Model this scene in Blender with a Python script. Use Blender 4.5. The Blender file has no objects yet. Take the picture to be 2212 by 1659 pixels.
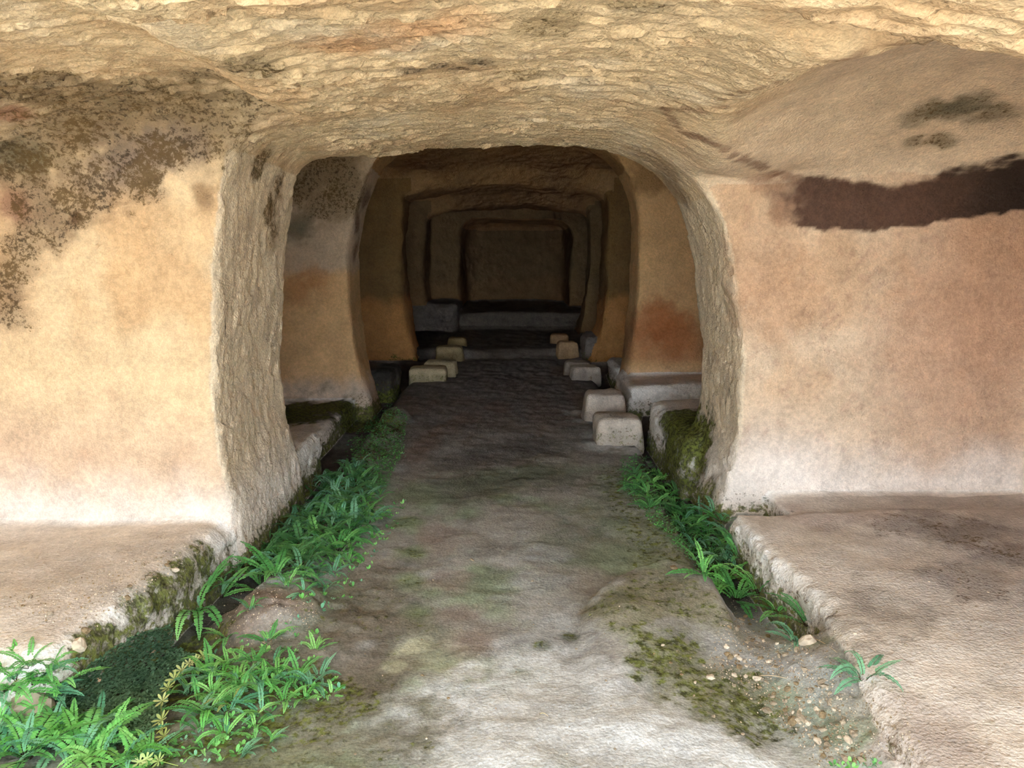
import bpy, bmesh, math, random
import numpy as np
from mathutils import Vector, Matrix, Euler, noise as mnoise
from mathutils.bvhtree import BVHTree

scene = bpy.context.scene
col = scene.collection
rng = np.random.default_rng(7)
random.seed(7)

# ------------------------------------------------------------------ camera
PITCH = math.radians(10.2)
FPX = 1661.0                       # focal length in pixels of a 2212 px wide frame
cam_data = bpy.data.cameras.new('camera')
cam_data.sensor_fit = 'HORIZONTAL'
cam_data.sensor_width = 36.0
cam_data.lens = 36.0 * FPX / 2212.0
cam_data.clip_start = 0.05
camera = bpy.data.objects.new('camera', cam_data)
col.objects.link(camera)
camera.location = (0.0, 0.0, 1.6)
camera.rotation_euler = (math.pi / 2 - PITCH, 0, 0)
scene.camera = camera

# ------------------------------------------------------------------ light
world = bpy.data.worlds.new('sky'); scene.world = world
world.use_nodes = True
bg = world.node_tree.nodes['Background']
bg.inputs['Color'].default_value = (0.86, 0.94, 1.0, 1)
bg.inputs['Strength'].default_value = 3.2
sun_data = bpy.data.lights.new('sun', 'SUN')
sun_data.energy = 9.0
sun_data.angle = math.radians(0.6)
sun_data.color = (1.0, 0.97, 0.92)
sun = bpy.data.objects.new('sun', sun_data)
sun.rotation_euler = (math.radians(-18), math.radians(24), 0)   # high sun falling on the ground before the cave
col.objects.link(sun)

vs = scene.view_settings
vs.view_transform = 'Standard'
vs.look = 'None'
vs.exposure = 1.48
vs.gamma = 1.0
vs.use_curve_mapping = False
scene.cycles.max_bounces = 9
scene.cycles.diffuse_bounces = 8
scene.cycles.use_adaptive_sampling = True
scene.cycles.adaptive_threshold = 0.12
scene.cycles.adaptive_min_samples = 12
scene.cycles.use_denoising = True

# ------------------------------------------------------------------ numpy helpers
def smooth(a, b, x):
    t = np.clip((x - a) / (b - a), 0, 1)
    return t * t * (3 - 2 * t)

def smin(a, b, k):
    h = np.clip(0.5 + 0.5 * (b - a) / k, 0, 1)
    return b + (a - b) * h - k * h * (1 - h)

def smax(a, b, k):
    return -smin(-a, -b, k)

def _hash(ix, iy, iz, seed):
    u = np.uint32
    h = ix.astype(u) * u(374761393) + iy.astype(u) * u(668265263) + iz.astype(u) * u(2147483647) + u((seed * 974634777) & 0xffffffff)
    h = (h ^ (h >> u(13))) * u(1274126177)
    h = (h ^ (h >> u(16))) * u(2246822519)
    return h ^ (h >> u(15))

def rnd(ix, iy, iz, seed):
    return (_hash(ix, iy, iz, seed) & 0xffffff).astype(np.float32) / np.float32(0xffffff)

ROT = np.array(Euler((0.7, 0.5, 0.9)).to_matrix())
def vnoise(P, scale, seed=0):
    """smooth value noise in -1..1; P is (n,3), scale = cells per metre (number or triple)"""
    Q = ((P * np.asarray(scale, dtype=np.float64)) @ ROT).astype(np.float32)
    I = np.floor(Q).astype(np.int32)
    Fr = (Q - I)
    Fr = Fr * Fr * Fr * (Fr * (Fr * 6 - 15) + 10)
    out = 0
    for dx in (0, 1):
        for dy in (0, 1):
            for dz in (0, 1):
                w = (Fr[:, 0] if dx else 1 - Fr[:, 0]) * (Fr[:, 1] if dy else 1 - Fr[:, 1]) * (Fr[:, 2] if dz else 1 - Fr[:, 2])
                out = out + w * rnd(I[:, 0] + dx, I[:, 1] + dy, I[:, 2] + dz, seed)
    return out * 2 - 1

def fbm(P, scale, octaves=3, seed=0, gain=0.5):
    s = np.asarray(scale, dtype=np.float64)
    out = 0; a = 1; tot = 0
    for o in range(octaves):
        out = out + a * vnoise(P, s * 2.03 ** o, seed + o * 17)
        tot += a; a *= gain
    return out / tot

def chips(P, scale, seed=0, shingle=(0, 1, 0), jitter=0.9):
    """faceted chips: nearest random cell gives every chip its own level and tilt"""
    s = np.asarray(scale, dtype=np.float64)
    Q = P * s
    I = np.floor(Q - 0.5).astype(np.int32)
    best = np.full(len(P), 1e9); bv = np.zeros(len(P)); second = np.full(len(P), 1e9)
    sh = np.asarray(shingle, dtype=np.float64)
    for dx in (0, 1):
        for dy in (0, 1):
            for dz in (0, 1):
                cx, cy, cz = I[:, 0] + dx, I[:, 1] + dy, I[:, 2] + dz
                c = np.stack([cx + 0.5 + jitter * (rnd(cx, cy, cz, seed) - 0.5),
                              cy + 0.5 + jitter * (rnd(cx, cy, cz, seed + 1) - 0.5),
                              cz + 0.5 + jitter * (rnd(cx, cy, cz, seed + 2) - 0.5)], 1)
                D = Q - c
                d = (D * D).sum(1)
                m = d < best
                second = np.where(m, best, np.minimum(second, d))
                tx = rnd(cx, cy, cz, seed + 3) - 0.5
                ty = rnd(cx, cy, cz, seed + 4) - 0.5
                lv = rnd(cx, cy, cz, seed + 5) - 0.5
                val = D[:, 0] * (tx * 0.8 + sh[0]) + D[:, 1] * (ty * 0.8 + sh[1]) + D[:, 2] * (tx * 0.8 + sh[2]) + lv * 0.7
                bv = np.where(m, val, bv)
                best = np.where(m, d, best)
    return bv, np.sqrt(second) - np.sqrt(best)

def chips_on(mask, P, *a, **k):
    m = mask > 0.002
    out = np.zeros(len(P))
    out[m] = chips(P[m], *a, **k)[0]
    return out

def ray(px, py):
    """world direction of a point of the 2212 x 1659 frame (used to find where on the rock a stain or a plant is)"""
    u = (px - 1106.0) / FPX; v = -(py - 829.5) / FPX
    c, s = math.cos(PITCH), math.sin(PITCH)
    return Vector((u, c + v * s, -s + v * c)).normalized()

# ------------------------------------------------------------------ the cave as a distance field
# x to the right, y into the rock, z up, floor level about 0.
PIERS_L = [(3.78, 4.95), (7.45, 8.05), (10.6, 11.3), (13.2, 13.8)]     # y of near and far face
PIERS_R = [(4.38, 5.40), (7.75, 8.35), (10.5, 11.2), (12.9, 13.5), (14.8, 15.2)]
ZL = [-0.4, 0.0, 0.25, 0.5, 0.9, 1.5, 1.9, 2.3, 2.8]
WLN = [1.36, 1.38, 1.42, 1.47, 1.49, 1.44, 1.37, 1.28, 1.2]            # half width left, first pier
WLF = [1.34, 1.38, 1.45, 1.52, 1.57, 1.58, 1.50, 1.34, 1.12]           # left, deeper piers
WRN = [1.20, 1.22, 1.28, 1.32, 1.33, 1.24, 1.15, 1.02, 0.9]
WRF = [1.05, 1.10, 1.16, 1.20, 1.24, 1.25, 1.24, 1.16, 1.05]
WLD = [1.25, 1.32, 1.40, 1.46, 1.50, 1.50, 1.48, 1.46, 1.44]           # left, the last piers
WRD = [1.02, 1.06, 1.14, 1.20, 1.26, 1.28, 1.28, 1.27, 1.26]
CEIL_Y = [-1.2, 0.2, 1.2, 1.86, 2.0, 3.0, 4.0, 4.7, 5.15, 5.6, 6.2, 7.6, 8.2, 8.8, 10.3, 10.7, 11.3, 11.8, 12.9, 13.2, 13.8, 14.2, 16]
CEIL_Z = [2.75, 2.45, 2.17, 2.155, 2.205, 2.24, 2.25, 2.23, 2.24, 2.48, 2.66, 2.66, 2.62, 2.70, 2.62, 2.40, 2.40, 2.55, 2.45, 2.26, 2.26, 2.42, 2.4]

def ceil_h(x, y):
    z = np.interp(y, CEIL_Y, CEIL_Z)
    rib = 1 - smooth(1.86, 1.98, y)
    cr = 0.108 * rib + (1 - rib) * (0.022 + 0.053 * smooth(3.3, 4.2, y))
    return z - np.where(x > 0, cr, 0.075) * x * x

def rbox(x, y, z, x0, x1, y0, y1, z0, z1, r):
    qx = np.abs(x - (x0 + x1) / 2) - ((x1 - x0) / 2 - r)
    qy = np.abs(y - (y0 + y1) / 2) - ((y1 - y0) / 2 - r)
    qz = np.abs(z - (z0 + z1) / 2) - ((z1 - z0) / 2 - r)
    return np.sqrt(np.maximum(qx, 0) ** 2 + np.maximum(qy, 0) ** 2 + np.maximum(qz, 0) ** 2) + np.minimum(np.maximum(qx, np.maximum(qy, qz)), 0) - r

def sd_tunnel(x, y, z):
    t = smooth(5.3, 6.8, y)
    mo = 1 - smooth(-1.2, 1.3, y)
    wl = np.interp(z, ZL, WLN) * (1 - t) + np.interp(z, ZL, WLF) * t
    wr = np.interp(z, ZL, WRN) * (1 - t) + np.interp(z, ZL, WRF) * t
    t3 = smooth(8.7, 9.8, y)
    wl = wl * (1 - t3) + np.interp(z, ZL, WLD) * t3
    wr = wr * (1 - t3) + np.interp(z, ZL, WRD) * t3
    side = np.maximum(-x - wl - 0.6 * mo, x - wr - 1.3 * (1 - smooth(1.6, 2.3, y)))
    top = z - ceil_h(x, y)
    d = smax(side, top, np.where(x < 0, 0.16 + 0.2 * smooth(5.5, 8, y), 0.62 - 0.1 * smooth(5.5, 7, y)) * (1 - 0.7 * t3))
    return np.maximum(d, y - 14.4)

# side bays: x0,x1 (signed), y0,y1, z of vault, rounding
def sd_bays(x, y, z):
    d = []
    # left, open towards the mouth
    zb = 2.30 - 0.20 * np.clip((-x - 1.0) / 1.5, 0, 2) ** 2
    d.append(smax(rbox(x, y, z, -2.95, -0.9, -3.0, 3.78, -1, 3, 0.10), z - zb, 0.45))
    # right
    e = np.sqrt(((x - 2.15) / 1.75) ** 2 + np.where(y > 3.0, ((y - 3.0) / 1.62) ** 2, (np.minimum(3.0 - y, 1.5) / 1.35) ** 4) + ((z - 1.5) / 0.93) ** 2)
    dome = (e - 1) * 0.93
    b = rbox(x, y, z, 0.9, 3.0, 1.9, 4.38, -1, 1.98, 0.10)
    d.append(smin(b, np.maximum(np.maximum(dome, 1.9 - y), np.maximum(y - 4.38, x - 3.0)), 0.10))
    # deeper ones
    for i in range(3):
        y0, y1 = PIERS_L[i][1], PIERS_L[i + 1][0]
        zt = (2.75, 2.6, 2.45)[i]
        d.append(rbox(x, y, z, -2.9, -0.9, y0, y1, -1, zt, 0.25))
    for i in range(4):
        y0, y1 = PIERS_R[i][1], PIERS_R[i + 1][0]
        zt = (2.70, 2.6, 2.45, 2.4)[i]
        d.append(rbox(x, y, z, 0.8, 2.8, y0, y1, -1, zt, 0.25))
    # dark recess at the end
    d.append(rbox(x, y, z, -0.95, 1.1, 14.0, 16.4, -1, 2.05, 0.3))
    return d

def floor_h(x, y):
    h = 0.0 * x + 0.0 * y
    # gutters
    gl = np.interp(y, [2.0, 3.3, 5.0, 8.5, 10.5], [-1.30, -1.36, -1.40, -1.42, -1.40])
    h = h - 0.12 * (1 - smooth(0.10, 0.24, np.abs(x - gl))) * smooth(2.2, 3.2, y) * (1 - smooth(9.5, 10.6, y))
    gr = np.interp(y, [3.0, 4.0, 5.5, 6.5, 9.0], [1.10, 1.13, 1.13, 1.13, 1.10])
    h = h - 0.12 * (1 - smooth(0.06 + 0.04 * (y < 5.5), 0.13 + 0.08 * (1 - smooth(4.5, 6, y)), np.abs(x - gr))) * smooth(2.6, 3.3, y) * (1 - smooth(9.0, 10.0, y))
    # pit with ferns in the near left corner
    h = h - 0.05 * smooth(0.0, 1.0, 1.5 - np.sqrt(((x + 1.62) / 0.42) ** 2 + ((y - 2.55) / 0.55) ** 2))
    # mound beside the pit
    h = h + 0.085 * smooth(0.0, 0.55, 1.15 - np.sqrt(((x + 1.10) / 0.27) ** 2 + ((y - 3.2) / 0.25) ** 2))
    # low slab on the right of the path with a clear far lip
    yl = np.interp(x, [0.25, 0.37, 0.55, 0.757, 0.9, 1.0, 1.12], [2.9, 3.3, 3.52, 3.66, 3.5, 3.28, 2.9])
    h = h + 0.085 * smooth(0.0, 0.05, yl - y) * (1 - smooth(0.15, 1.2, yl - y)) * smooth(0.2, 0.5, x)
    # floor rises to the broken edge of the right bench
    h = h + 0.07 * smooth(0.85, 1.2, x) * (1 - smooth(2.5, 3.1, y))
    # smooth rock hump at the mouth
    e = np.sqrt(((x - 0.35) / 1.0) ** 2 + ((y - 1.7) / 0.85) ** 2)
    h = h + 0.03 * smooth(0.0, 0.5, 1.15 - e)
    # worn channel right of the hump
    h = h - 0.03 * (1 - smooth(0.05, 0.3, np.abs(x - np.interp(y, [1.5, 2.4, 3.0], [0.95, 1.0, 1.05])))) * (1 - smooth(2.8, 3.3, y))
    # step near the end and rising floor behind
    h = h + 0.13 * smooth(10.85, 11.0, y - 0.06 * x)
    h = h + 0.30 * smooth(13.55, 13.7, y)
    # mossy lumps along the left edge of the path
    for cx, cy, rx, ry, a in ((-1.12, 6.35, 0.16, 0.30, 0.07), (-1.10, 7.0, 0.15, 0.22, 0.09), (-1.15, 5.6, 0.15, 0.3, 0.04)):
        h = h + a * smooth(0, 0.6, 1.2 - np.sqrt(((x - cx) / rx) ** 2 + ((y - cy) / ry) ** 2))
    return h

def benches(x, y, z):
    """list of (side, distance) of the rock benches left standing in the bays"""
    out = []
    xe = np.interp(y, [1.6, 2.5, 3.0, 3.8], [-1.80, -1.60, -1.50, -1.44])
    out.append(('L', rbox(x - xe, y, z, -2.2, 0.0, 2.45, 4.3, -1, 0.20, 0.11)))
    out.append(('L', rbox(x, y, z, -3.2, -1.42, 4.5, 5.62, -1, 0.25, 0.07)))
    out.append(('L', rbox(x, y, z, -3.2, -1.30, 8.30, 8.95, -1, 0.25, 0.06)))
    out.append(('L', rbox(x, y, z, -3.2, -1.55, 5.5, 7.7, -1, 0.10, 0.06)))
    xe = np.interp(y, [0.8, 1.6, 2.2, 2.9, 3.35, 3.95], [1.15, 1.08, 1.16, 1.26, 1.20, 1.18])
    zt = np.interp(y, [0.8, 2.0, 3.2, 4.0], [0.14, 0.17, 0.19, 0.18])
    out.append(('R', rbox(x - xe, y, z - zt, 0.0, 2.4, -3, 4.02, -1, 0.0, 0.07)))
    out.append(('R', rbox(x, y, z, 1.50, 3.2, 3.8, 4.6, -1, 0.16, 0.05)))
    out.append(('R', rbox(x, y, z, 1.16, 3.2, 5.0, 6.40, -1, 0.33, 0.10)))
    out.append(('R', rbox(x, y, z, 1.10, 3.2, 7.15, 8.1, -1, 0.30, 0.08)))
    out.append(('R', rbox(x, y, z, 1.20, 3.2, 8.9, 9.6, -1, 0.22, 0.06)))
    out.append(('R', rbox(x, y, z, 1.03, 3.2, 10.6, 11.2, -1, 0.36, 0.06)))
    out.append(('L', rbox(x, y, z, -3.2, -0.95, 13.2, 14.6, -1, 0.62, 0.08)))
    return out

FACE_Y = -1.2
def sdf(x, y, z):
    """negative in air, positive in rock"""
    d = sd_tunnel(x, y, z)
    for b in sd_bays(x, y, z):
        d = smin(d, b, 0.07)
    d = smin(d, y - FACE_Y, 0.25)
    d = smax(d, floor_h(x, y) - z, 0.04)
    for s, b in benches(x, y, z):
        d = smax(d, -b, 0.05)
    return d

# warped grid: fine near the camera, coarser in the depth
def axis_y():
    ys = [-1.6]
    while ys[-1] < 16.6:
        y = ys[-1]
        ys.append(y + (0.09 if y < 1.5 else max(0.030, 0.0090 * (y - 1.2))))
    return np.array(ys)
def axis_x():
    xs = [0.0]
    while xs[-1] < 3.15:
        xs.append(xs[-1] + (0.030 if xs[-1] < 1.9 else 0.030 + 0.030 * (xs[-1] - 1.9)))
    xs = np.array(xs)
    return np.concatenate([-xs[:0:-1], xs])
def axis_z():
    return np.arange(-0.42, 2.95, 0.031)

def halve(a, ax):
    """insert midpoints along an axis"""
    n = a.shape[ax]
    sh = list(a.shape); sh[ax] = 2 * n - 1
    out = np.empty(sh, dtype=a.dtype)
    sl = [slice(None)] * a.ndim
    def at(q): t = list(sl); t[ax] = q; return tuple(t)
    out[at(slice(0, None, 2))] = a
    out[at(slice(1, None, 2))] = 0.5 * (a[at(slice(0, -1))] + a[at(slice(1, None))])
    return out

def build_cave():
    xs, ys, zs = axis_x(), axis_y(), axis_z()
    nx, ny, nz = len(xs), len(ys), len(zs)
    F = np.empty((nx, ny, nz), dtype=np.float32)
    B = 14
    blocks = [(i, j, k) for i in range(0, nx, B) for j in range(0, ny, B) for k in range(0, nz, B)]
    lo = np.array([(xs[i], ys[j], zs[k]) for i, j, k in blocks])
    hi = np.array([(xs[min(i + B, nx) - 1], ys[min(j + B, ny) - 1], zs[min(k + B, nz) - 1]) for i, j, k in blocks])
    C = (lo + hi) / 2; R = np.linalg.norm(hi - lo, axis=1) / 2
    v = sdf(C[:, 0], C[:, 1], C[:, 2])
    for (i, j, k), vv, r in zip(blocks, v, R):
        i2, j2, k2 = min(i + B, nx), min(j + B, ny), min(k + B, nz)
        if abs(vv) > r * 1.35 + 0.12:
            F[i:i2, j:j2, k:k2] = vv
        else:
            X, Y, Z = np.broadcast_arrays(xs[i:i2][:, None, None], ys[j:j2][None, :, None], zs[k:k2][None, None, :])
            F[i:i2, j:j2, k:k2] = sdf(X, Y, Z)
    for ax in range(3):
        F = halve(F, ax)
    xs, ys, zs = halve(xs, 0), halve(ys, 0), halve(zs, 0)
    nx, ny, nz = F.shape
    S = F > 0
    n8 = np.zeros((nx - 1, ny - 1, nz - 1), dtype=np.int8)
    for dx in (0, 1):
        for dy in (0, 1):
            for dz in (0, 1):
                n8 += S[dx:nx - 1 + dx, dy:ny - 1 + dy, dz:nz - 1 + dz]
    act = (n8 > 0) & (n8 < 8)
    ci, cj, ck = np.nonzero(act)
    n = len(ci)
    idx = np.full(act.shape, -1, dtype=np.int32)
    idx[ci, cj, ck] = np.arange(n, dtype=np.int32)
    acc = np.zeros((n, 3)); cnt = np.zeros(n)
    corners = [(dx, dy, dz) for dx in (0, 1) for dy in (0, 1) for dz in (0, 1)]
    V = {c: F[ci + c[0], cj + c[1], ck + c[2]].astype(np.float64) for c in corners}
    Pc = {0: xs, 1: ys, 2: zs}
    base = (ci, cj, ck)
    for c in corners:
        for ax in range(3):
            if c[ax] == 0:
                e = list(c); e[ax] = 1; e = tuple(e)
                v0, v1 = V[c], V[e]
                m = (v0 > 0) != (v1 > 0)
                t = np.where(m, v0 / np.where(m, v0 - v1, 1), 0)
                p = np.empty((n, 3))
                for q in range(3):
                    p[:, q] = Pc[q][base[q] + c[q]]
                p[:, ax] += t * (Pc[ax][base[ax] + 1] - Pc[ax][base[ax]])
                acc += np.where(m[:, None], p, 0); cnt += m
    P = acc / cnt[:, None]
    quads = []
    for ax in range(3):
        a = [slice(None)] * 3; b = [slice(None)] * 3
        a[ax] = slice(0, -1); b[ax] = slice(1, None)
        o1, o2 = [q for q in range(3) if q != ax]
        A, Bv = S[tuple(a)], S[tuple(b)]
        m = A != Bv
        gi = list(np.nonzero(m))
        ok = (gi[o1] > 0) & (gi[o2] > 0) & (gi[o1] < S.shape[o1] - 1) & (gi[o2] < S.shape[o2] - 1)
        gi = [g[ok] for g in gi]
        sgn = A[tuple(gi)]
        def cell(d1, d2):
            g = [x.copy() for x in gi]
            g[o1] = g[o1] - d1; g[o2] = g[o2] - d2
            return idx[tuple(g)]
        q = np.stack([cell(1, 1), cell(0, 1), cell(0, 0), cell(1, 0)], 1)
        if ax == 1:
            sgn = ~sgn
        q = np.where(sgn[:, None], q, q[:, ::-1])
        quads.append(q)
    Q = np.concatenate(quads)
    return P, Q

def vertex_normals(P, Q):
    a = P[Q[:, 2]] - P[Q[:, 0]]; b = P[Q[:, 3]] - P[Q[:, 1]]
    fn = np.cross(a, b)
    N = np.zeros_like(P)
    for k in range(4):
        for q in range(3):
            N[:, q] += np.bincount(Q[:, k], fn[:, q], len(P))
    return N / np.maximum(np.linalg.norm(N, axis=1, keepdims=True), 1e-12)

P, Q = build_cave()
# relax the net a little
for it in range(2):
    acc = np.zeros_like(P); cnt = np.zeros(len(P))
    for k in range(4):
        a, b = Q[:, k], Q[:, (k + 1) % 4]
        for q in range(3):
            acc[:, q] += np.bincount(a, P[b, q], len(P)) + np.bincount(b, P[a, q], len(P))
        cnt += np.bincount(a, minlength=len(P)) + np.bincount(b, minlength=len(P))
    P = P * 0.6 + 0.4 * acc / np.maximum(cnt, 1)[:, None]
N = vertex_normals(P, Q)
_t = P + N * 0.02
if (sdf(_t[::50, 0], _t[::50, 1], _t[::50, 2]) > 0).mean() > 0.5:
    Q = Q[:, ::-1].copy(); N = -N
print('cave', len(P), len(Q))
P0 = P.copy()
X0, Y0, Z0 = P0[:, 0], P0[:, 1], P0[:, 2]

# ------------------------------------------------------------------ which piece of the setting a point belongs to
d_t = sd_tunnel(X0, Y0, Z0)
d_b = np.stack(sd_bays(X0, Y0, Z0), 1)
d_f = floor_h(X0, Y0) - Z0
bn = benches(X0, Y0, Z0)
d_bench = np.stack([-b for s, b in bn], 1)
d_air = np.minimum(np.minimum(d_t, d_b.min(1)), Y0 - FACE_Y)
lab_floor = (d_f >= d_air - 0.02) & (d_f >= d_bench.max(1))
lab_bench = (d_bench.max(1) > d_air - 0.01) & (d_bench.max(1) > d_f)
bench_id = d_bench.argmax(1)
is_ceil = ~lab_floor & ~lab_bench & ((N[:, 2] < -0.55) | ((Z0 > ceil_h(X0, Y0) - 0.06) & (np.abs(X0) < 1.35)))
is_pier = ~lab_floor & ~lab_bench & ~is_ceil & (d_t <= d_b.min(1) + 0.01) & (Y0 > 1.9)
is_face = ~lab_floor & ~lab_bench & (Y0 < FACE_Y + 0.12)

# ------------------------------------------------------------------ relief
low = fbm(P0, 1.6, 3, 3)
mid = fbm(P0, 6.0, 3, 11)
disp = low * (0.030 + 0.035 * smooth(8, 10, Y0)) + mid * (0.008 + 0.012 * smooth(8, 10, Y0))
near = 1 - smooth(5.5, 9.0, Y0)
# rough picked ceiling and pier faces
rough_c = np.where(is_ceil, 1.0, 0.0)
rightbay = smooth(0.9, 1.5, X0 + 0.25 * (Y0 - 3)) * smooth(1.9, 2.1, Y0) * (1 - smooth(4.4, 4.6, Y0))
rough_c = rough_c * (1 - 0.75 * rightbay) * (1 - 0.5 * smooth(0.25, 0.9, X0) * smooth(1.9, 2.1, Y0)) * (0.45 + 0.55 * near)
rough_p = np.where(is_pier, 1.0, 0.0) * (0.4 + 0.6 * near)
rough_b = np.where(lab_bench, 1.0, 0.0) * (1 - smooth(0.7, 0.95, N[:, 2]))
foot = (1 - smooth(0.05, 0.40, Z0)) * np.where(~lab_floor & ~lab_bench, 1.0, 0.0)
def relax_mask(m, n=3):
    for it in range(n):
        s = np.zeros(len(P)); c = np.zeros(len(P))
        f = m[Q].mean(1)
        for k in range(4):
            s += np.bincount(Q[:, k], f, len(P)); c += np.bincount(Q[:, k], minlength=len(P))
        m = s / np.maximum(c, 1)
    return m
lw = (~lab_floor & ~lab_bench & ~is_ceil & ~is_pier & (X0 < 0) & (Y0 > 2.5) & (Y0 < 4.2)) * smooth(1.25, 1.7, Z0 + 0.25 * (-X0 - 1.5) + 0.2 * low)
rough_c = np.maximum(rough_c, lw * 0.8)
rough_c, rough_p, rough_b = relax_mask(rough_c, 6), relax_mask(rough_p, 6), np.clip(1.6 * relax_mask(rough_b, 10), 0, 1)
PW = P0 + 0.05 * np.stack([fbm(P0, 4.0, 2, 71), fbm(P0, 4.0, 2, 73), fbm(P0, 4.0, 2, 75)], 1)
cv = chips_on(rough_c * (Y0 > 1.6), PW, (10.0, 18.0, 18.0), 21, (0, -0.65, 0))
cv2 = chips_on((rough_c + rough_p) * (Y0 > 1.6) * (Y0 < 8), PW + 5.0, (22.0, 36.0, 36.0), 31, (0, -0.6, 0))
pv = chips_on(rough_p, PW, (22.0, 14.0, 9.0), 41, (0, 0.15, 0.45))
bvv = chips_on(rough_b + foot, P0, (14.0, 14.0, 14.0), 51, (0, 0, 0))
disp += rough_c * (cv * 0.0165 * (0.55 + 0.9 * smooth(-0.4, 0.5, fbm(P0, 2.5, 2, 77))) + cv2 * 0.006)
disp += rough_p * (pv * 0.012 + cv2 * 0.005)
disp += rough_b * (bvv * 0.019 + fbm(P0, 20.0, 2, 83) * 0.008)
disp += foot * bvv * 0.010
fl = np.where(lab_floor, 1.0, 0.0)
rub = fl * np.maximum((X0 < -0.55) * (1 - smooth(3.6, 4.4, Y0)), smooth(0.8, 1.0, X0) * (1 - smooth(3.0, 3.5, Y0)))
disp += rub * chips_on(rub, PW, (16.0, 16.0, 16.0), 91, (0, 0, 0)) * 0.011
disp += fl * (fbm(P0, 14.0, 2, 61) * 0.006 + fbm(P0, 3.0, 2, 63) * 0.015 - low * 0.02)
md = fl * np.exp(-(((X0 + 1.10) / 0.30) ** 2 + ((Y0 - 3.2) / 0.28) ** 2))
disp += md * (fbm(P0, 8.0, 3, 95) * 0.035 + chips_on(md, PW, (13.0, 13.0, 13.0), 97, (0, 0, 0)) * 0.012)
P = P0 + N * disp[:, None]
N = vertex_normals(P, Q)

# ------------------------------------------------------------------ objects of the setting

def nearest_pier(y, piers):
    c = np.array([(a + b) / 2 for a, b in piers])
    return np.abs(y[:, None] - c[None, :]).argmin(1)

lab = np.where(X0 < 0, 2, 3)
lab = np.where((Y0 > 13.9) & (np.abs(X0) < 1.3), 4, lab)
lab = np.where(is_pier & (X0 < 0), 30 + nearest_pier(Y0, PIERS_L), lab)
lab = np.where(is_pier & (X0 > 0), 40 + nearest_pier(Y0, PIERS_R), lab)
lab = np.where(is_ceil, 1, lab)
lab = np.where(is_face, 5, lab)
lab = np.where(lab_bench, 10 + bench_id, lab)
lab = np.where(lab_floor, 0, lab)
flab = np.sort(lab[Q], axis=1)[:, 1]

MAT = {}
ATTR = {}          # name -> (n,3) colour or (n,) value on the cave's points

def part_mesh(name, sel, mat, parent=None, kind=None):
    q = Q[sel]
    used, inv = np.unique(q, return_inverse=True)
    q = inv.reshape(q.shape)
    me = bpy.data.meshes.new(name)
    me.vertices.add(len(used)); me.vertices.foreach_set('co', P[used].astype(np.float32).ravel())
    me.loops.add(q.size); me.loops.foreach_set('vertex_index', q.astype(np.int32).ravel())
    me.polygons.add(len(q)); me.polygons.foreach_set('loop_start', np.arange(0, q.size, 4, dtype=np.int32))
    me.polygons.foreach_set('use_smooth', np.ones(len(q), dtype=bool))
    me.update(calc_edges=True)
    me.validate()
    for an, av in ATTR.items():
        if av.ndim == 2:
            at = me.attributes.new(an, 'FLOAT_COLOR', 'POINT')
            c4 = np.ones((len(used), 4), dtype=np.float32); c4[:, :3] = av[used]
            at.data.foreach_set('color', c4.ravel())
        else:
            at = me.attributes.new(an, 'FLOAT', 'POINT')
            at.data.foreach_set('value', av[used].astype(np.float32))
    me.normals_split_custom_set_from_vertices(N[used].astype(np.float32).tolist())
    me.materials.append(mat)
    o = bpy.data.objects.new(name, me); col.objects.link(o)
    if parent is not None: o.parent = parent
    if kind: o['kind'] = kind
    return o
# ------------------------------------------------------------------ colour of the rock: mineral tints, stains, moss and some painted vault shading
def trace(pts):
    """where rays through the given frame points meet the rock"""
    D = np.array([tuple(ray(*p)) for p in pts])
    t = np.full(len(D), 0.9)
    for _ in range(70):
        q = np.array([0, 0, 1.6]) + D * t[:, None]
        d = sdf(q[:, 0], q[:, 1], q[:, 2])
        t = t + np.clip(-d * 0.75, -0.05, 0.5)
    return np.array([0, 0, 1.6]) + D * t[:, None]

def lin(r, g, b):
    c = np.array([r, g, b]) / 255.0
    return np.where(c <= 0.04045, c / 12.92, ((c + 0.055) / 1.055) ** 2.4)

NA = fbm(P0, 2.2, 4, 101); NB = fbm(P0, 9.0, 4, 111); NC = fbm(P0, (5, 5, 1.6), 3, 121); ND = fbm(P0, 24.0, 3, 131)
tint = np.empty_like(P0)
tint[:] = lin(214, 186, 146)
moss = np.zeros(len(P0)); dark = np.zeros(len(P0))

def mix(c, w):
    global tint
    w = np.clip(w, 0, 1)[:, None]
    tint = tint * (1 - w) + np.asarray(c) * w

wallish = ~lab_floor & ~lab_bench & ~is_ceil
# ceiling
cw = is_ceil.astype(float)
mix(lin(222, 190, 136), cw)
mix(lin(203, 158, 98), cw * smooth(0.0, 0.6, NA + 0.6 * NB) * 0.7)
mix(lin(226, 205, 170), cw * smooth(0.1, 0.6, -NA + 0.5 * NB) * 0.6)
mix(lin(222, 194, 158), cw * rightbay * 0.8)
mix(lin(168, 132, 92), cw * smooth(5.3, 6.6, Y0) * 0.9)
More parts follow.
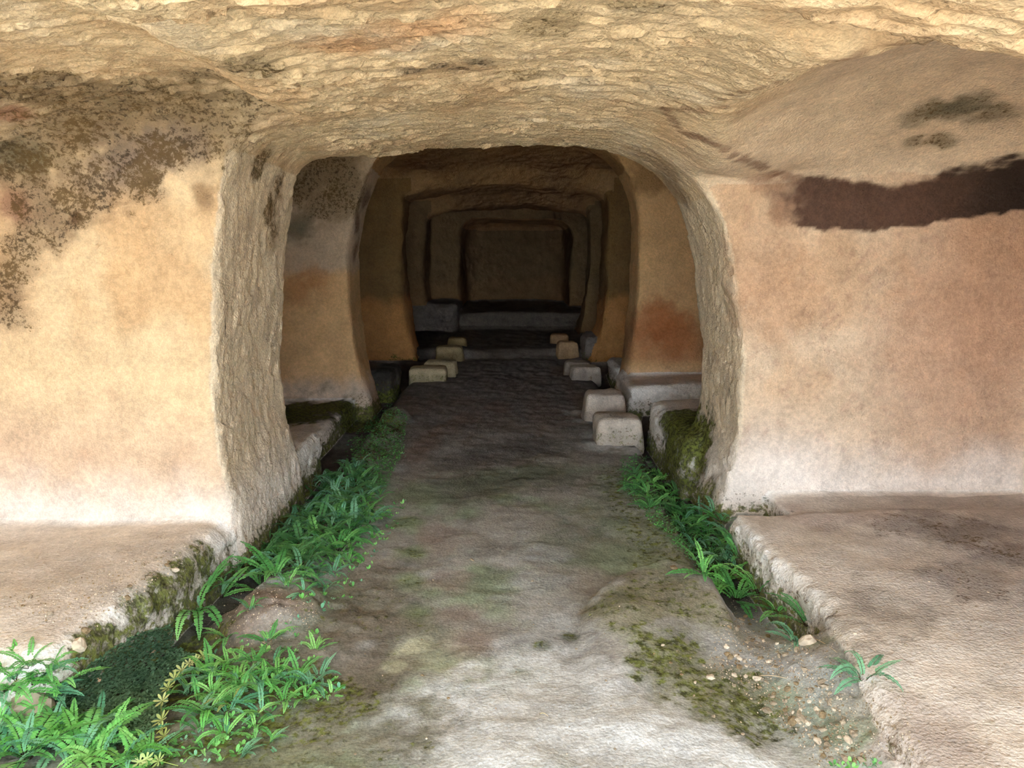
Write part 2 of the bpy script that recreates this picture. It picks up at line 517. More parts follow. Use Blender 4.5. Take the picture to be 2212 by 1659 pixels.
# near bay walls
wl1 = wallish & (X0 < 0) & (Y0 < 5.6)
w = wl1.astype(float)
mix(lin(226, 190, 130), w)
mix(lin(214, 163, 88), w * smooth(0.0, 0.5, NA + 0.4 * NC) * smooth(0.9, 1.3, Z0) * (1 - smooth(1.8, 2.0, Z0)) * 0.75)
mix(lin(216, 178, 140), w * (1 - smooth(0.5, 1.0, Z0 + 0.15 * NA)) * 0.8)
mix(lin(206, 158, 112), w * smooth(0.15, 0.5, NB) * (1 - smooth(0.9, 1.4, Z0)) * 0.35)
wr1 = wallish & (X0 > 0) & (Y0 < 5.8)
w = wr1.astype(float)
mix(lin(216, 184, 144), w)
mix(lin(206, 158, 104), w * smooth(-0.1, 0.5, NA + 0.5 * NC) * smooth(0.5, 0.9, Z0) * 0.7)
mix(lin(200, 146, 108), w * smooth(1.8, 2.6, X0) * 0.45)
mix(lin(218, 196, 176), w * (1 - smooth(0.2, 0.8, Z0 + 0.2 * NA)) * (1 - smooth(1.5, 2.4, X0)) * 0.9)
mix(lin(178, 128, 100), w * smooth(0.2, 0.45, ND + 0.4 * NB) * 0.35)
# inner faces of the first piers keep the paler picked stone
mix(lin(228, 206, 168), (is_pier & (Y0 < 5.8)).astype(float) * 0.8)
# efflorescence at the foot of the walls
mix(lin(232, 222, 214), wallish * (1 - smooth(0.18, 0.55, Z0 + 0.12 * NA - 0.06 * NB)) * (Y0 < 9) * 0.85)
# second bays
w2 = (wallish & (Y0 > 5.8) & (Y0 < 9.2)).astype(float)
mix(lin(210, 170, 120), w2 * 0.9)
mix(lin(196, 176, 152), w2 * smooth(1.28, 1.42, Z0 + 0.05 * NB) * (X0 < 0) * 0.9)
mix(lin(170, 112, 72), w2 * (X0 > 0) * (1 - smooth(0.7, 1.0, Z0)) * smooth(0.35, 0.5, Z0) * 0.6)
mix(lin(206, 190, 176), w2 * (1 - smooth(0.15, 0.38, Z0 + 0.08 * NB)) * 0.8)
# deep bays
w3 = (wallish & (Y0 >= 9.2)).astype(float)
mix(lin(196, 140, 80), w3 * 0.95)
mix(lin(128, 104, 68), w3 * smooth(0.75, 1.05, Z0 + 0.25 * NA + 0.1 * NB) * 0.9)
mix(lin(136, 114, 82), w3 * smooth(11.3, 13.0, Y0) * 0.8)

# benches
b = lab_bench.astype(float)
mix(lin(218, 202, 184), b)
mix(lin(206, 186, 170), b * smooth(-0.1, 0.5, NA) * smooth(0.8, 0.97, N[:, 2]) * 0.8)
mix(lin(178, 154, 136), b * (X0 > 1.5) * (Y0 < 4.3) * smooth(0.85, 0.97, N[:, 2]) * smooth(1.5, 2.4, X0 + 0.3 * NA) * 0.9)
mix(lin(222, 210, 196), b * (1 - smooth(0.6, 0.93, N[:, 2])) * 0.7)
mix(lin(238, 232, 222), b * rough_b * smooth(0.06, 0.14, Z0 + 0.04 * NB) * (Y0 < 7) * 0.75)
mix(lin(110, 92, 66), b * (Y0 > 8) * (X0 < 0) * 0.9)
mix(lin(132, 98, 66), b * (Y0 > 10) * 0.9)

# floor
f = lab_floor.astype(float)
mix(lin(156, 144, 126), f)
mix(lin(178, 174, 164), f * smooth(-0.2, 0.4, NA) * (1 - smooth(3.2, 5.0, Y0)) * 0.8)
mix(lin(132, 152, 98), f * smooth(-0.05, 0.4, fbm(P0, 1.7, 3, 141) + 0.3 * NB) * (1 - smooth(4.6, 6.5, Y0)) * 0.8)
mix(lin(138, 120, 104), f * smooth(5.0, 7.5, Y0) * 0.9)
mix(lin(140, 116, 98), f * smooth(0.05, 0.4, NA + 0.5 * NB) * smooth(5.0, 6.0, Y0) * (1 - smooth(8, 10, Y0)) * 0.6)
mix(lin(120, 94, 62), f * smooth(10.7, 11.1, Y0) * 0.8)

_ord = np.argsort(Y0); _ys = Y0[_ord]
def along(pts, n=4):
    out = []
    for a, b in zip(pts[:-1], pts[1:]):
        out += [(a[0] + (b[0] - a[0]) * k / n, a[1] + (b[1] - a[1]) * k / n) for k in range(n)]
    return out + [pts[-1]]
def blob(pts, rad, c=None, amt=1.0, mossy=0.0, darky=0.0, soft=0.55, nz=0.45, only=None, flat=1.0):
    global tint, moss, dark
    H = trace(pts)
    for h in H:
        R_max = rad * 1.8 / min(flat, 1.0)
        m = _ord[np.searchsorted(_ys, h[1] - R_max):np.searchsorted(_ys, h[1] + R_max)]
        m = m[np.abs(X0[m] - h[0]) < rad * 1.8]
        if only is not None: m = m[only[m]]
        D = P0[m] - h
        d = np.sqrt((D[:, 0]) ** 2 + (D[:, 1] * flat) ** 2 + (D[:, 2]) ** 2) / rad
        q = d < 1.8
        m = m[q]
        d = d[q]
        dd = d + nz * (NB[m] + 0.6 * ND[m] + 0.5 * NA[m])
        w = 1 - smooth(1 - soft, 1 + soft * 0.6, dd)
        if c is not None:
            tint[m] = tint[m] * (1 - amt * w)[:, None] + lin(*c) * (amt * w)[:, None]
        if mossy: moss[m] = np.maximum(moss[m], mossy * w)
        if darky: dark[m] = np.maximum(dark[m], darky * w)
#%BLOBS%
# left vault: olive and blackish growth, and the bay top's shading painted in
up = ~lab_floor & ~lab_bench
blob([(60, 190), (200, 220), (340, 220), (120, 290), (260, 290), (430, 250)], 0.27, (138, 112, 70), 0.75, darky=0.54, only=up)  # growth, with the darker shading of the vault put into the brown tint
blob([(480, 170), (520, 150), (560, 230), (420, 160)], 0.16, (160, 136, 92), 0.6, darky=0.55, only=up)
blob([(15, 360), (60, 345)], 0.12, (84, 80, 50), 0.6, darky=0.66, only=up)
blob([(330, 330), (260, 345), (300, 380), (220, 400), (380, 320)], 0.16, (144, 120, 104), 0.5, darky=0.66, only=up)
blob([(150, 440), (90, 480), (40, 540), (15, 600), (10, 660), (60, 420)], 0.14, (152, 120, 80), 0.55, darky=0.60, only=up)
blob([(20, 240), (25, 440)], 0.10, (150, 92, 62), 0.7, darky=0.3, only=up)
blob([(435, 420), (440, 440)], 0.05, (150, 112, 62), 0.8, darky=0.3, only=up)
blob([(165, 470), (285, 462)], 0.03, (110, 74, 40), 0.9, darky=0.4, only=up)
blob([(330, 520), (400, 500), (280, 480)], 0.18, (214, 168, 100), 0.5, only=up)
blob([(600, 400), (585, 450), (560, 360), (590, 500)], 0.12, (150, 118, 70), 0.65, darky=0.62, only=up)
# marks on the ceiling
blob([(890, 150), (950, 142), (1030, 135), (990, 150)], 0.07, (120, 100, 84), 0.5, darky=0.62, only=up)
blob([(760, 105), (820, 100), (950, 60), (1000, 45), (860, 60), (700, 100)], 0.12, (206, 148, 84), 0.6, only=up)
blob([(1200, 45), (1180, 60), (1380, 20), (1130, 170)], 0.10, (140, 118, 66), 0.4, darky=0.42, only=up)
blob([(620, 270), (700, 250), (840, 220), (980, 230), (1050, 190)], 0.16, (190, 150, 96), 0.5, darky=0.2, only=up)
# reddish seams of the right vault
blob(along([(1435, 240), (1470, 285), (1530, 308), (1600, 338), (1650, 360), (1720, 390)]), 0.038, (122, 72, 44), 0.6, darky=0.25, nz=0.7, only=up)
blob(along([(1440, 238), (1500, 240), (1560, 236)], 3), 0.035, (136, 84, 52), 0.5, nz=0.7, only=up)
blob([(1660, 400), (1690, 430), (1640, 380), (1710, 460)], 0.09, (146, 96, 64), 0.5, nz=0.8, only=up)
blob(along([(1560, 220), (1650, 180), (1780, 135), (1900, 98), (2000, 84)]), 0.028, (126, 82, 50), 0.55, darky=0.3, nz=0.8, only=up)
blob([(2100, 220), (2150, 245), (2050, 235), (2000, 240)], 0.12, (104, 100, 74), 0.65, darky=0.45, only=up)
blob([(2020, 300), (1975, 305), (2050, 310)], 0.06, (120, 104, 62), 0.6, darky=0.5, only=up)
blob([(2100, 640), (2180, 600), (2050, 760)], 0.45, (204, 146, 98), 0.35, only=up)
blob([(1640, 560), (1620, 660), (1700, 640)], 0.25, (200, 146, 92), 0.5, only=up)
# dark red-brown band under the right vault
m = up & (X0 > 0) & (Y0 < 5.0) & (Y0 > 3.6) & (X0 > 1.35)
zlo = np.interp(X0, [1.4, 1.62, 1.9, 2.2, 2.5, 2.9], [1.86, 1.69, 1.665, 1.70, 1.755, 1.79]) + 0.03 * NB + 0.012 * ND
zhi = np.interp(X0, [1.4, 1.62, 1.9, 2.2, 2.5, 2.9], [1.95, 1.98, 1.94, 1.93, 2.02, 2.08]) + 0.05 * NB + 0.02 * ND
w = smooth(0, 0.012, Z0 - zlo) * (1 - smooth(-0.015, 0.03, Z0 - zhi)) * smooth(1.42, 1.66, X0 + 0.22 * NB + 0.1 * ND)
mix(lin(84, 50, 36), m * w * 0.95)
mix(lin(48, 38, 34), m * w * smooth(2.25, 2.7, X0 + 0.1 * NB) * 0.8)
# second left bay
blob([(690, 380), (740, 370), (650, 400), (700, 440), (760, 420)], 0.22, (150, 128, 98), 0.6, darky=0.55, only=up)
blob([(650, 480), (640, 500)], 0.14, (124, 116, 96), 0.7, darky=0.2, only=up)
blob([(640, 620), (680, 600)], 0.16, (176, 116, 66), 0.5, darky=0.2, only=up)
blob([(770, 480), (765, 540), (790, 430)], 0.14, (120, 92, 80), 0.6, darky=0.45, only=up)
blob([(1420, 350), (1450, 400), (1400, 380)], 0.2, (140, 108, 72), 0.7, darky=0.25, only=up)
blob([(1440, 690), (1460, 720), (1400, 700)], 0.25, (170, 104, 62), 0.6, only=up)
# foot of walls and benches: dark moss and specks
wet = (1 - smooth(-0.02, 0.16, Z0 + 0.05 * NA + 0.05 * NB)) * np.where(~lab_floor, 1.0, 0.0) * (np.abs(X0) < 1.75)
moss = np.maximum(moss, wet * 0.75); dark = np.maximum(dark, wet * 0.55)
spk = (1 - smooth(0.05, 0.38, Z0 + 0.08 * NA)) * np.where(~lab_floor & ~lab_bench, 1.0, 0.0) * (np.abs(X0) < 1.7) * (Y0 < 10)
dark = np.maximum(dark, spk * 0.40)
spk = b * (1 - smooth(0.5, 0.9, N[:, 2])) * (1 - smooth(0.10, 0.24, Z0 + 0.05 * NA)) * (np.abs(X0) < 2)
moss = np.maximum(moss, spk * np.where((X0 > 0) & (Y0 < 3.2), 0.15, 0.42)); dark = np.maximum(dark, spk * 0.4)
blob([(1520, 1000), (1500, 1040), (1530, 1060), (1490, 980)], 0.10, (110, 100, 70), 0.6, mossy=0.6, darky=0.5)
blob([(1460, 920), (1450, 960), (1480, 900), (1490, 950)], 0.27, (70, 76, 40), 0.85, mossy=0.85, darky=0.3)
blob([(650, 890), (700, 880), (640, 905), (740, 880), (620, 880)], 0.30, (60, 66, 34), 0.9, mossy=0.75, darky=0.3)
blob([(1950, 1140), (2040, 1150), (2130, 1160), (2200, 1200), (2100, 1250), (2020, 1120)], 0.20, (140, 112, 100), 0.45, darky=0.42, nz=0.9)
blob([(1760, 1120), (1850, 1110), (1700, 1100)], 0.16, (180, 130, 112), 0.5)
blob([(1760, 1330), (1800, 1380), (1860, 1330), (1900, 1300)], 0.20, (150, 132, 108), 0.4, mossy=0.25, darky=0.25, nz=0.9)
blob([(1640, 1190), (1665, 1195)], 0.05, (226, 220, 208), 0.9)
blob([(2000, 1560), (1950, 1640), (1870, 1500), (2060, 1640)], 0.16, (188, 160, 146), 0.6, darky=0.25)
blob([(100, 1230), (250, 1210), (20, 1250)], 0.3, (196, 176, 158), 0.4)
blob([(230, 1390), (190, 1410), (300, 1320), (350, 1280), (400, 1240), (440, 1210)], 0.12, (112, 104, 56), 0.6, mossy=0.7, darky=0.25)
blob([(840, 800), (860, 790), (830, 830)], 0.2, (58, 50, 34), 0.85)
# gutters and floor patches
gl = np.interp(Y0, [2.0, 3.3, 5.0, 8.5, 10.5], [-1.30, -1.36, -1.40, -1.42, -1.40])
w = f * (1 - smooth(0.12, 0.30, np.abs(X0 - gl))) * smooth(2.2, 2.8, Y0)
mix(lin(74, 60, 48), w * 0.85)
w = f * (1 - smooth(0.10, 0.26, np.abs(X0 - 1.10))) * smooth(3.2, 3.5, Y0) * (1 - smooth(9, 10, Y0))
mix(lin(72, 56, 44), w * 0.85)
moss = np.maximum(moss, f * (1 - smooth(0.30, 0.75, np.abs(X0 - gl))) * smooth(3.0, 4.0, Y0) * (1 - smooth(6.6, 8.2, Y0)) * smooth(0.15, 0.25, np.abs(X0 - gl)) * 0.62)
moss = np.maximum(moss, f * (1 - smooth(0.20, 0.5, np.abs(X0 - 0.9))) * smooth(3.4, 3.8, Y0) * (1 - smooth(5.2, 5.9, Y0)) * 0.5)
F_ = lab_floor
blob([(745, 960), (735, 935)], 0.20, (128, 116, 100), 0.8, only=F_)
blob([(880, 1250), (890, 1190), (900, 1320), (875, 1130)], 0.10, (116, 136, 66), 0.8, mossy=0.42, only=F_)
blob([(960, 1430), (920, 1390), (1080, 1470), (1120, 1460), (930, 1450)], 0.15, (164, 170, 122), 0.5, only=F_)
blob([(1300, 1110), (1400, 1150), (1350, 1060), (1250, 1180)], 0.30, (112, 120, 84), 0.6, mossy=0.25, only=F_)
blob([(1080, 1040), (980, 1060), (1180, 1030)], 0.3, (96, 98, 62), 0.6, only=F_)
blob([(960, 1180), (975, 1250), (1000, 1320), (1020, 1390), (940, 1150)], 0.12, (160, 130, 110), 0.6, only=F_)
blob([(920, 960), (960, 930), (1000, 905), (1080, 880), (890, 985)], 0.14, (142, 108, 84), 0.7, only=F_, flat=0.5)
blob([(1000, 1000), (1080, 980), (1150, 960)], 0.3, (98, 84, 76), 0.6, only=F_)
blob([(1180, 1350), (1130, 1400), (1230, 1380), (1170, 1200), (1150, 1260)], 0.14, (168, 166, 160), 0.6, only=F_)
blob([(1200, 1580), (1400, 1600), (1000, 1570), (1500, 1560), (1300, 1500), (1600, 1620), (1150, 1500), (1100, 1640), (900, 1560)], 0.30, (206, 203, 198), 0.85, only=F_)
blob([(1420, 1270), (1350, 1300), (1480, 1300), (1540, 1330)], 0.18, (142, 130, 86), 0.7, mossy=0.46, nz=0.7, only=F_)
blob([(1470, 1410), (1480, 1460), (1560, 1490), (1620, 1530), (1500, 1480), (1440, 1440)], 0.20, (134, 130, 84), 0.55, mossy=0.60, nz=0.7, only=F_)
blob([(1300, 1310), (1330, 1290)], 0.10, (112, 104, 44), 0.6, mossy=0.45, only=F_)
blob([(1170, 1395), (1230, 1375)], 0.04, (84, 88, 40), 0.7, mossy=0.5, only=F_)
blob([(600, 1630), (560, 1600), (680, 1640), (700, 1600)], 0.26, (130, 130, 80), 0.6, mossy=0.42, nz=0.8, only=F_)
blob([(450, 1480), (550, 1520), (650, 1500), (500, 1580), (620, 1560), (400, 1600), (300, 1640), (700, 1540)], 0.24, (108, 108, 70), 0.65, mossy=0.56, darky=0.2, nz=0.8, only=F_)
blob([(760, 1300), (720, 1360), (760, 1480), (820, 1540), (840, 1620), (760, 1600), (840, 1350)], 0.24, (126, 120, 92), 0.6, mossy=0.36, nz=0.8, only=F_)
blob([(780, 1350), (820, 1450), (760, 1420), (800, 1250)], 0.2, (124, 108, 84), 0.7, only=F_)
blob([(900, 1390), (880, 1400), (850, 1440)], 0.06, (196, 192, 140), 0.7, only=F_)
blob([(560, 1290), (520, 1330), (610, 1290), (480, 1350)], 0.14, (138, 112, 88), 0.8, only=F_)
blob([(480, 1370), (430, 1390)], 0.10, (78, 80, 40), 0.7, mossy=0.6, only=F_)
blob([(250, 1480), (320, 1420), (200, 1520), (120, 1560), (300, 1550)], 0.22, (56, 58, 36), 0.85, mossy=0.5, only=F_)
blob([(1330, 960), (1300, 940), (1380, 975), (1270, 910), (1250, 890), (1290, 965)], 0.15, (206, 198, 188), 0.8, nz=0.7, only=F_)
blob([(1250, 930), (1230, 960)], 0.2, (128, 122, 108), 0.6, only=F_)
blob([(1040, 765), (1100, 765), (1160, 765)], 0.25, (104, 78, 48), 0.6, only=F_)
blob([(810, 905), (790, 920), (830, 895)], 0.2, (92, 96, 42), 0.8, mossy=0.6, only=F_)

lum = tint @ np.array([0.3, 0.55, 0.15])
sat = np.where(lab_floor, 0.58, np.where(lab_bench, 0.26, 0.63 + 0.32 * smooth(5.6, 6.2, Y0)))[:, None]
tint = lum[:, None] + (tint - lum[:, None]) * sat
tint = tint * np.where(lab_floor, 1.12, np.where(lab_bench, 1.22, 1.08))[:, None] * np.where(lab_floor[:, None], np.array([0.90, 0.99, 1.10]), np.array([1.0, 1.0, 1.0]))
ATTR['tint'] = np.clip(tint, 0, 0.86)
ATTR['moss'] = np.clip(moss, 0, 1)
ATTR['growth'] = np.clip(dark, 0, 1)

class Nodes:
    def __init__(self, name):
        self.m = bpy.data.materials.new(name); self.m.use_nodes = True
        self.t = self.m.node_tree; self.t.nodes.clear()
    def n(self, typ, ins=None, **props):
        nd = self.t.nodes.new(typ)
        for k, v in props.items(): setattr(nd, k, v)
        for k, v in (ins or {}).items():
            s = nd.inputs[k]
            if isinstance(v, bpy.types.NodeSocket): self.t.links.new(v, s)
            else: s.default_value = v
        return nd
    def math(self, op, a, b=0.0, clamp=False):
        return self.n('ShaderNodeMath', {0: a, 1: b}, operation=op, use_clamp=clamp).outputs[0]
    def mixc(self, f, a, b, blend='MIX'):
        nd = self.n('ShaderNodeMix', {'Factor': f}, data_type='RGBA', blend_type=blend)
        for s, v in ((nd.inputs[6], a), (nd.inputs[7], b)):
            if isinstance(v, bpy.types.NodeSocket): self.t.links.new(v, s)
            else: s.default_value = v
        return nd.outputs[2]
    def ramp(self, x, lo, hi):
        nd = self.n('ShaderNodeMapRange', {'Value': x, 'From Min': lo, 'From Max': hi}, interpolation_type='SMOOTHSTEP')
        return nd.outputs[0]
    def noise(self, vec, scale, detail=4, rough=0.55, dist=0.0):
        return self.n('ShaderNodeTexNoise', {'Vector': vec, 'Scale': scale, 'Detail': detail, 'Roughness': rough, 'Distortion': dist}).outputs['Fac']
    def vor(self, vec, scale, feature='F1'):
        return self.n('ShaderNodeTexVoronoi', {'Vector': vec, 'Scale': scale}, feature=feature).outputs['Distance']

def rgba(r, g, b):
    return (*lin(r, g, b).tolist(), 1.0)

def rock_material(name, is_floor):
    k = Nodes(name)
    pos = k.n('ShaderNodeTexCoord').outputs['Object']
    tintc = k.n('ShaderNodeAttribute', attribute_name='tint').outputs['Color']
    mo = k.n('ShaderNodeAttribute', attribute_name='moss').outputs['Fac']
    gr = k.n('ShaderNodeAttribute', attribute_name='growth').outputs['Fac']
    n1 = k.noise(pos, 5.0, 4, 0.62)
    n2 = k.noise(pos, 38.0, 3, 0.65)
    n3 = k.noise(pos, 140.0, 1, 0.6)
    v = k.math('ADD', k.math('MULTIPLY', n1, 0.5), k.math('ADD', k.math('MULTIPLY', n2, 0.55), k.math('MULTIPLY', n3, 0.35)))   # ~0.7
    val = k.n('ShaderNodeMapRange', {'Value': v, 'From Min': 0.45, 'From Max': 0.95, 'To Min': 0.60 if not is_floor else 0.45, 'To Max': 1.30 if not is_floor else 1.5}).outputs[0]
    gray = k.n('ShaderNodeCombineColor', {0: val, 1: val, 2: val}).outputs[0]
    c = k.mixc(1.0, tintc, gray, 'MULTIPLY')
    # small rusty grains
    v1 = k.math('ADD', k.math('MULTIPLY', n2, 0.5), k.math('MULTIPLY', n3, 0.5))
    c = k.mixc(k.math('MULTIPLY', k.ramp(v1, 0.60, 0.72), 0.35), c, k.mixc(1.0, c, (0.72, 0.50, 0.34, 1), 'MULTIPLY'))
    # pale grains
    c = k.mixc(k.math('MULTIPLY', k.ramp(v1, 0.42, 0.34), 0.30 if not is_floor else 0.45), c, k.mixc(1.0, c, (1.5, 1.5, 1.5, 1), 'MULTIPLY'))
    # dark growth
    g = k.math('ADD', gr, k.math('ADD', k.math('MULTIPLY', k.math('SUBTRACT', k.noise(pos, 38.0, 4, 0.8), 0.5), 2.3), k.math('MULTIPLY', k.math('SUBTRACT', n1, 0.5), 0.9)))
    g = k.math('MULTIPLY', k.ramp(g, 0.40, 0.80), k.ramp(gr, 0.0, 0.35))
    gcol = k.mixc(k.ramp(n1, 0.38, 0.62), rgba(46, 38, 28), rgba(88, 70, 40))
    c = k.mixc(k.math('MULTIPLY', g, 0.85), c, gcol)
    # moss
    m = k.math('ADD', mo, k.math('MULTIPLY', k.math('SUBTRACT', k.noise(pos, 26.0, 4, 0.7), 0.5), 1.6))
    m = k.math('MULTIPLY', k.ramp(m, 0.42, 0.72), k.ramp(mo, 0.02, 0.2))
    mcol = k.mixc(k.ramp(n2, 0.38, 0.62), rgba(58, 62, 24), rgba(112, 122, 56))
    c = k.mixc(k.math('MULTIPLY', m, 0.9), c, mcol)
    # relief finer than the mesh
    h = k.math('ADD', k.math('MULTIPLY', k.noise(pos, 48.0, 3, 0.7), 0.8), k.math('MULTIPLY', k.vor(pos, 75.0), 0.45))
    h = k.math('ADD', h, k.math('MULTIPLY', n3, 0.25))
    bump = k.n('ShaderNodeBump', {'Height': h, 'Strength': 0.85, 'Distance': 0.0075 if not is_floor else 0.0045}).outputs[0]
    bs = k.n('ShaderNodeBsdfPrincipled', {'Base Color': c, 'Roughness': 0.95, 'Normal': bump, 'Specular IOR Level': 0.15})
    k.t.links.new(bs.outputs[0], k.n('ShaderNodeOutputMaterial').inputs[0])
    return k.m
MAT['rock'] = rock_material('limestone', False)
MAT['floor'] = rock_material('limestone_floor', True)
def plain(name, c, rough=0.9, var=0.25, scale=20.0, bump=0.0):
    k = Nodes(name)
    pos = k.n('ShaderNodeTexCoord').outputs['Object']
    nz = k.noise(pos, scale, 5, 0.6)
    cc = k.mixc(k.ramp(nz, 0.3, 0.7), (*[x * (1 - var) for x in lin(*c)], 1), (*[min(0.95, x * (1 + var)) for x in lin(*c)], 1))
    ins = {'Base Color': cc, 'Roughness': rough, 'Specular IOR Level': 0.2}
    if bump: ins['Normal'] = k.n('ShaderNodeBump', {'Height': nz, 'Strength': 0.8, 'Distance': bump}).outputs[0]
    bs = k.n('ShaderNodeBsdfPrincipled', ins)
    k.t.links.new(bs.outputs[0], k.n('ShaderNodeOutputMaterial').inputs[0])
    return k.m
MAT['outside'] = plain('pale_dust', (206, 194, 170), 0.95, 0.15, 3.0)
def setting(name, code, mat, label, cat):
    o = part_mesh(name, flab == code, MAT[mat], None, 'structure')
    o['label'] = label; o['category'] = cat
    return o
floor = setting('floor', 0, 'floor', 'uneven rock floor with moss, dust and a worn central path', 'floor')
ceiling = setting('ceiling', 1, 'rock', 'low rough picked rock ceiling with arched vaults over the bays', 'ceiling')
wall_left = setting('wall_left', 2, 'rock', 'cream and ochre rock wall of the bays on the left', 'wall')
wall_right = setting('wall_right', 3, 'rock', 'pinkish rock wall of the bays on the right', 'wall')
wall_back = setting('wall_back', 4, 'rock', 'dark far end wall of the tunnel', 'wall')
wall_front = setting('wall_front', 5, 'rock', 'rock face around the cave mouth', 'wall')
for i, (side, b) in enumerate(bn):
    if (flab == 10 + i).sum() > 20:
        part_mesh('rock_bench', flab == 10 + i, MAT['rock'], wall_left if side == 'L' else wall_right)
for i in range(len(PIERS_L)):
    if (flab == 30 + i).sum() > 20: part_mesh('pier', flab == 30 + i, MAT['rock'], wall_left)
for i in range(len(PIERS_R)):
    if (flab == 40 + i).sum() > 20: part_mesh('pier', flab == 40 + i, MAT['rock'], wall_right)

# ground in front of the cave, lit by the sky
gm = bpy.data.meshes.new('ground_outside')
_n = 24
_v = [(-9 + 18 * i / _n, -1.0 - 14 * j / _n, -0.015 + 0.03 * mnoise.noise(Vector((i * 0.7, j * 0.7, 0)))) for j in range(_n + 1) for i in range(_n + 1)]
gm.from_pydata(_v, [], [(j * (_n + 1) + i, (j + 1) * (_n + 1) + i, (j + 1) * (_n + 1) + i + 1, j * (_n + 1) + i + 1) for j in range(_n) for i in range(_n)])
gm.materials.append(MAT['outside'] if 'outside' in MAT else MAT['floor'])
ground = bpy.data.objects.new('ground_outside', gm); col.objects.link(ground)
ground['kind'] = 'structure'; ground['label'] = 'pale dusty ground in front of the cave mouth'; ground['category'] = 'ground'
# ------------------------------------------------------------------ helpers for things
bpy.context.view_layer.update()
DG = bpy.context.evaluated_depsgraph_get()
CAM = Vector((0, 0, 1.6))
def hit(px, py):
    ok, loc, nrm, i, o, m = scene.ray_cast(DG, CAM, ray(px, py))
    return (loc, nrm) if ok else (None, None)
def drop(x, y, z=1.2):
    ok, loc, nrm, i, o, m = scene.ray_cast(DG, Vector((x, y, z)), Vector((0, 0, -1)))
    return (loc, nrm) if ok else (Vector((x, y, 0)), Vector((0, 0, 1)))
def tag(o, label=None, cat=None, group=None, kind=None):
    if label: o['label'] = label
    if cat: o['category'] = cat
    if group: o['group'] = group
    if kind: o['kind'] = kind
    return o
def link(name, me, parent=None):
    o = bpy.data.objects.new(name, me); col.objects.link(o)
    if parent is not None: o.parent = parent
    return o
def mesh_from(name, V, Fc, mats, fm=None, smooth_=True):
    me = bpy.data.meshes.new(name)
    me.from_pydata([tuple(v) for v in V], [], Fc)
    for m in mats: me.materials.append(m)
    if fm is not None: me.polygons.foreach_set('material_index', fm)
    if smooth_: me.polygons.foreach_set('use_smooth', [True] * len(me.polygons))
    me.update()
    return me

# ------------------------------------------------------------------ loose and standing stone blocks along the path
def make_block(x, y, w, d, h, rz, label, tint_c, moss_a=0.0, dark_a=0.0, taper=0.84, seed=0, tilt=0.0):
    n = 11
    bm = bmesh.new()
    bmesh.ops.create_cube(bm, size=2.0)
    bmesh.ops.subdivide_edges(bm, edges=bm.edges[:], cuts=n, use_grid_fill=True)
    pts = np.array([v.co[:] for v in bm.verts])
    # cube -> rounded, tapered block
    r = 0.30
    q = np.clip(pts, -(1 - r), 1 - r)
    dlt = pts - q
    ln = np.linalg.norm(dlt, axis=1, keepdims=True)
    pts = q + dlt / np.maximum(ln, 1e-9) * np.minimum(ln, r) * (ln > 0)
    tp = 1 - (1 - taper) * (pts[:, 2:3] + 1) / 2
    pts[:, :2] *= tp
    pts = pts * np.array([w / 2, d / 2, h / 2 + 0.04])
    pts[:, 2] += h / 2 - 0.04
    S = pts + np.array([seed * 3.7, seed * 1.3, 0])
    nrm = pts - np.array([0, 0, h / 2]); nrm /= np.maximum(np.linalg.norm(nrm, axis=1, keepdims=True), 1e-6)
    ch = chips(S, 11.0, 200 + seed, (0, 0, 0))[0]
    pts = pts + nrm * (fbm(S, 5.0, 3, 201 + seed) * 0.024 + ch * 0.010)[:, None]
    for v, p in zip(bm.verts, pts): v.co = p
    me = bpy.data.meshes.new('stone_block')
    bm.to_mesh(me); bm.free()
    for p in me.polygons: p.use_smooth = True
    nb = fbm(S, 8.0, 3, 211 + seed)
    T = np.ones((len(pts), 4), dtype=np.float32)
    T[:, :3] = lin(*tint_c) * (1 + 0.15 * nb)[:, None]
    low_ = 1 - smooth(0.2, 0.9, pts[:, 2:3].ravel() / h + 0.5 * nb)
    T[:, :3] = T[:, :3] * (1 - 0.3 * low_[:, None])
    for an, val in (('moss', moss_a * np.clip(0.35 + low_ + 0.5 * nb, 0, 1)), ('growth', dark_a * np.clip(0.3 + low_, 0, 1))):
        a = me.attributes.new(an, 'FLOAT', 'POINT'); a.data.foreach_set('value', val.astype(np.float32))
    a = me.attributes.new('tint', 'FLOAT_COLOR', 'POINT'); a.data.foreach_set('color', T.ravel())
    me.materials.append(MAT['rock'])
    o = link('stone_block', me)
    z = min(drop(x, y + b_ * d * 0.3)[0].z for b_ in (-1, 0, 1))
    o.location = (x, y, z - 0.01); o.rotation_euler = (0, tilt, rz)
    tag(o, label, 'stone block', 'stone blocks standing along the path')
    return o
G = (206, 196, 184)
make_block(0.875, 6.24, 0.42, 0.38, 0.225, 0.03, 'whitish tapered stone block with mossy corner, nearest on the right of the path', G, 0.40, 0.30, 0.84, 1)
make_block(0.865, 7.10, 0.42, 0.40, 0.27, -0.02, 'tall pale stone block just behind the mossy-cornered block on the right', (210, 198, 186), 0.0, 0.10, 0.80, 2)
make_block(0.895, 9.25, 0.37, 0.30, 0.17, 0.08, 'small low pale block with worn foot, right of the path beyond the tall block', (196, 184, 172), 0.05, 0.3, 0.9, 3)
make_block(0.84, 9.72, 0.36, 0.28, 0.17, -0.1, 'low grey block half hidden behind the small block with worn foot', (184, 172, 160), 0.0, 0.2, 0.85, 4)
make_block(0.79, 10.95, 0.33, 0.30, 0.24, 0.1, 'reddish brown upright block on the right end of the far step', (196, 162, 124), 0.1, 0.2, 0.82, 5)
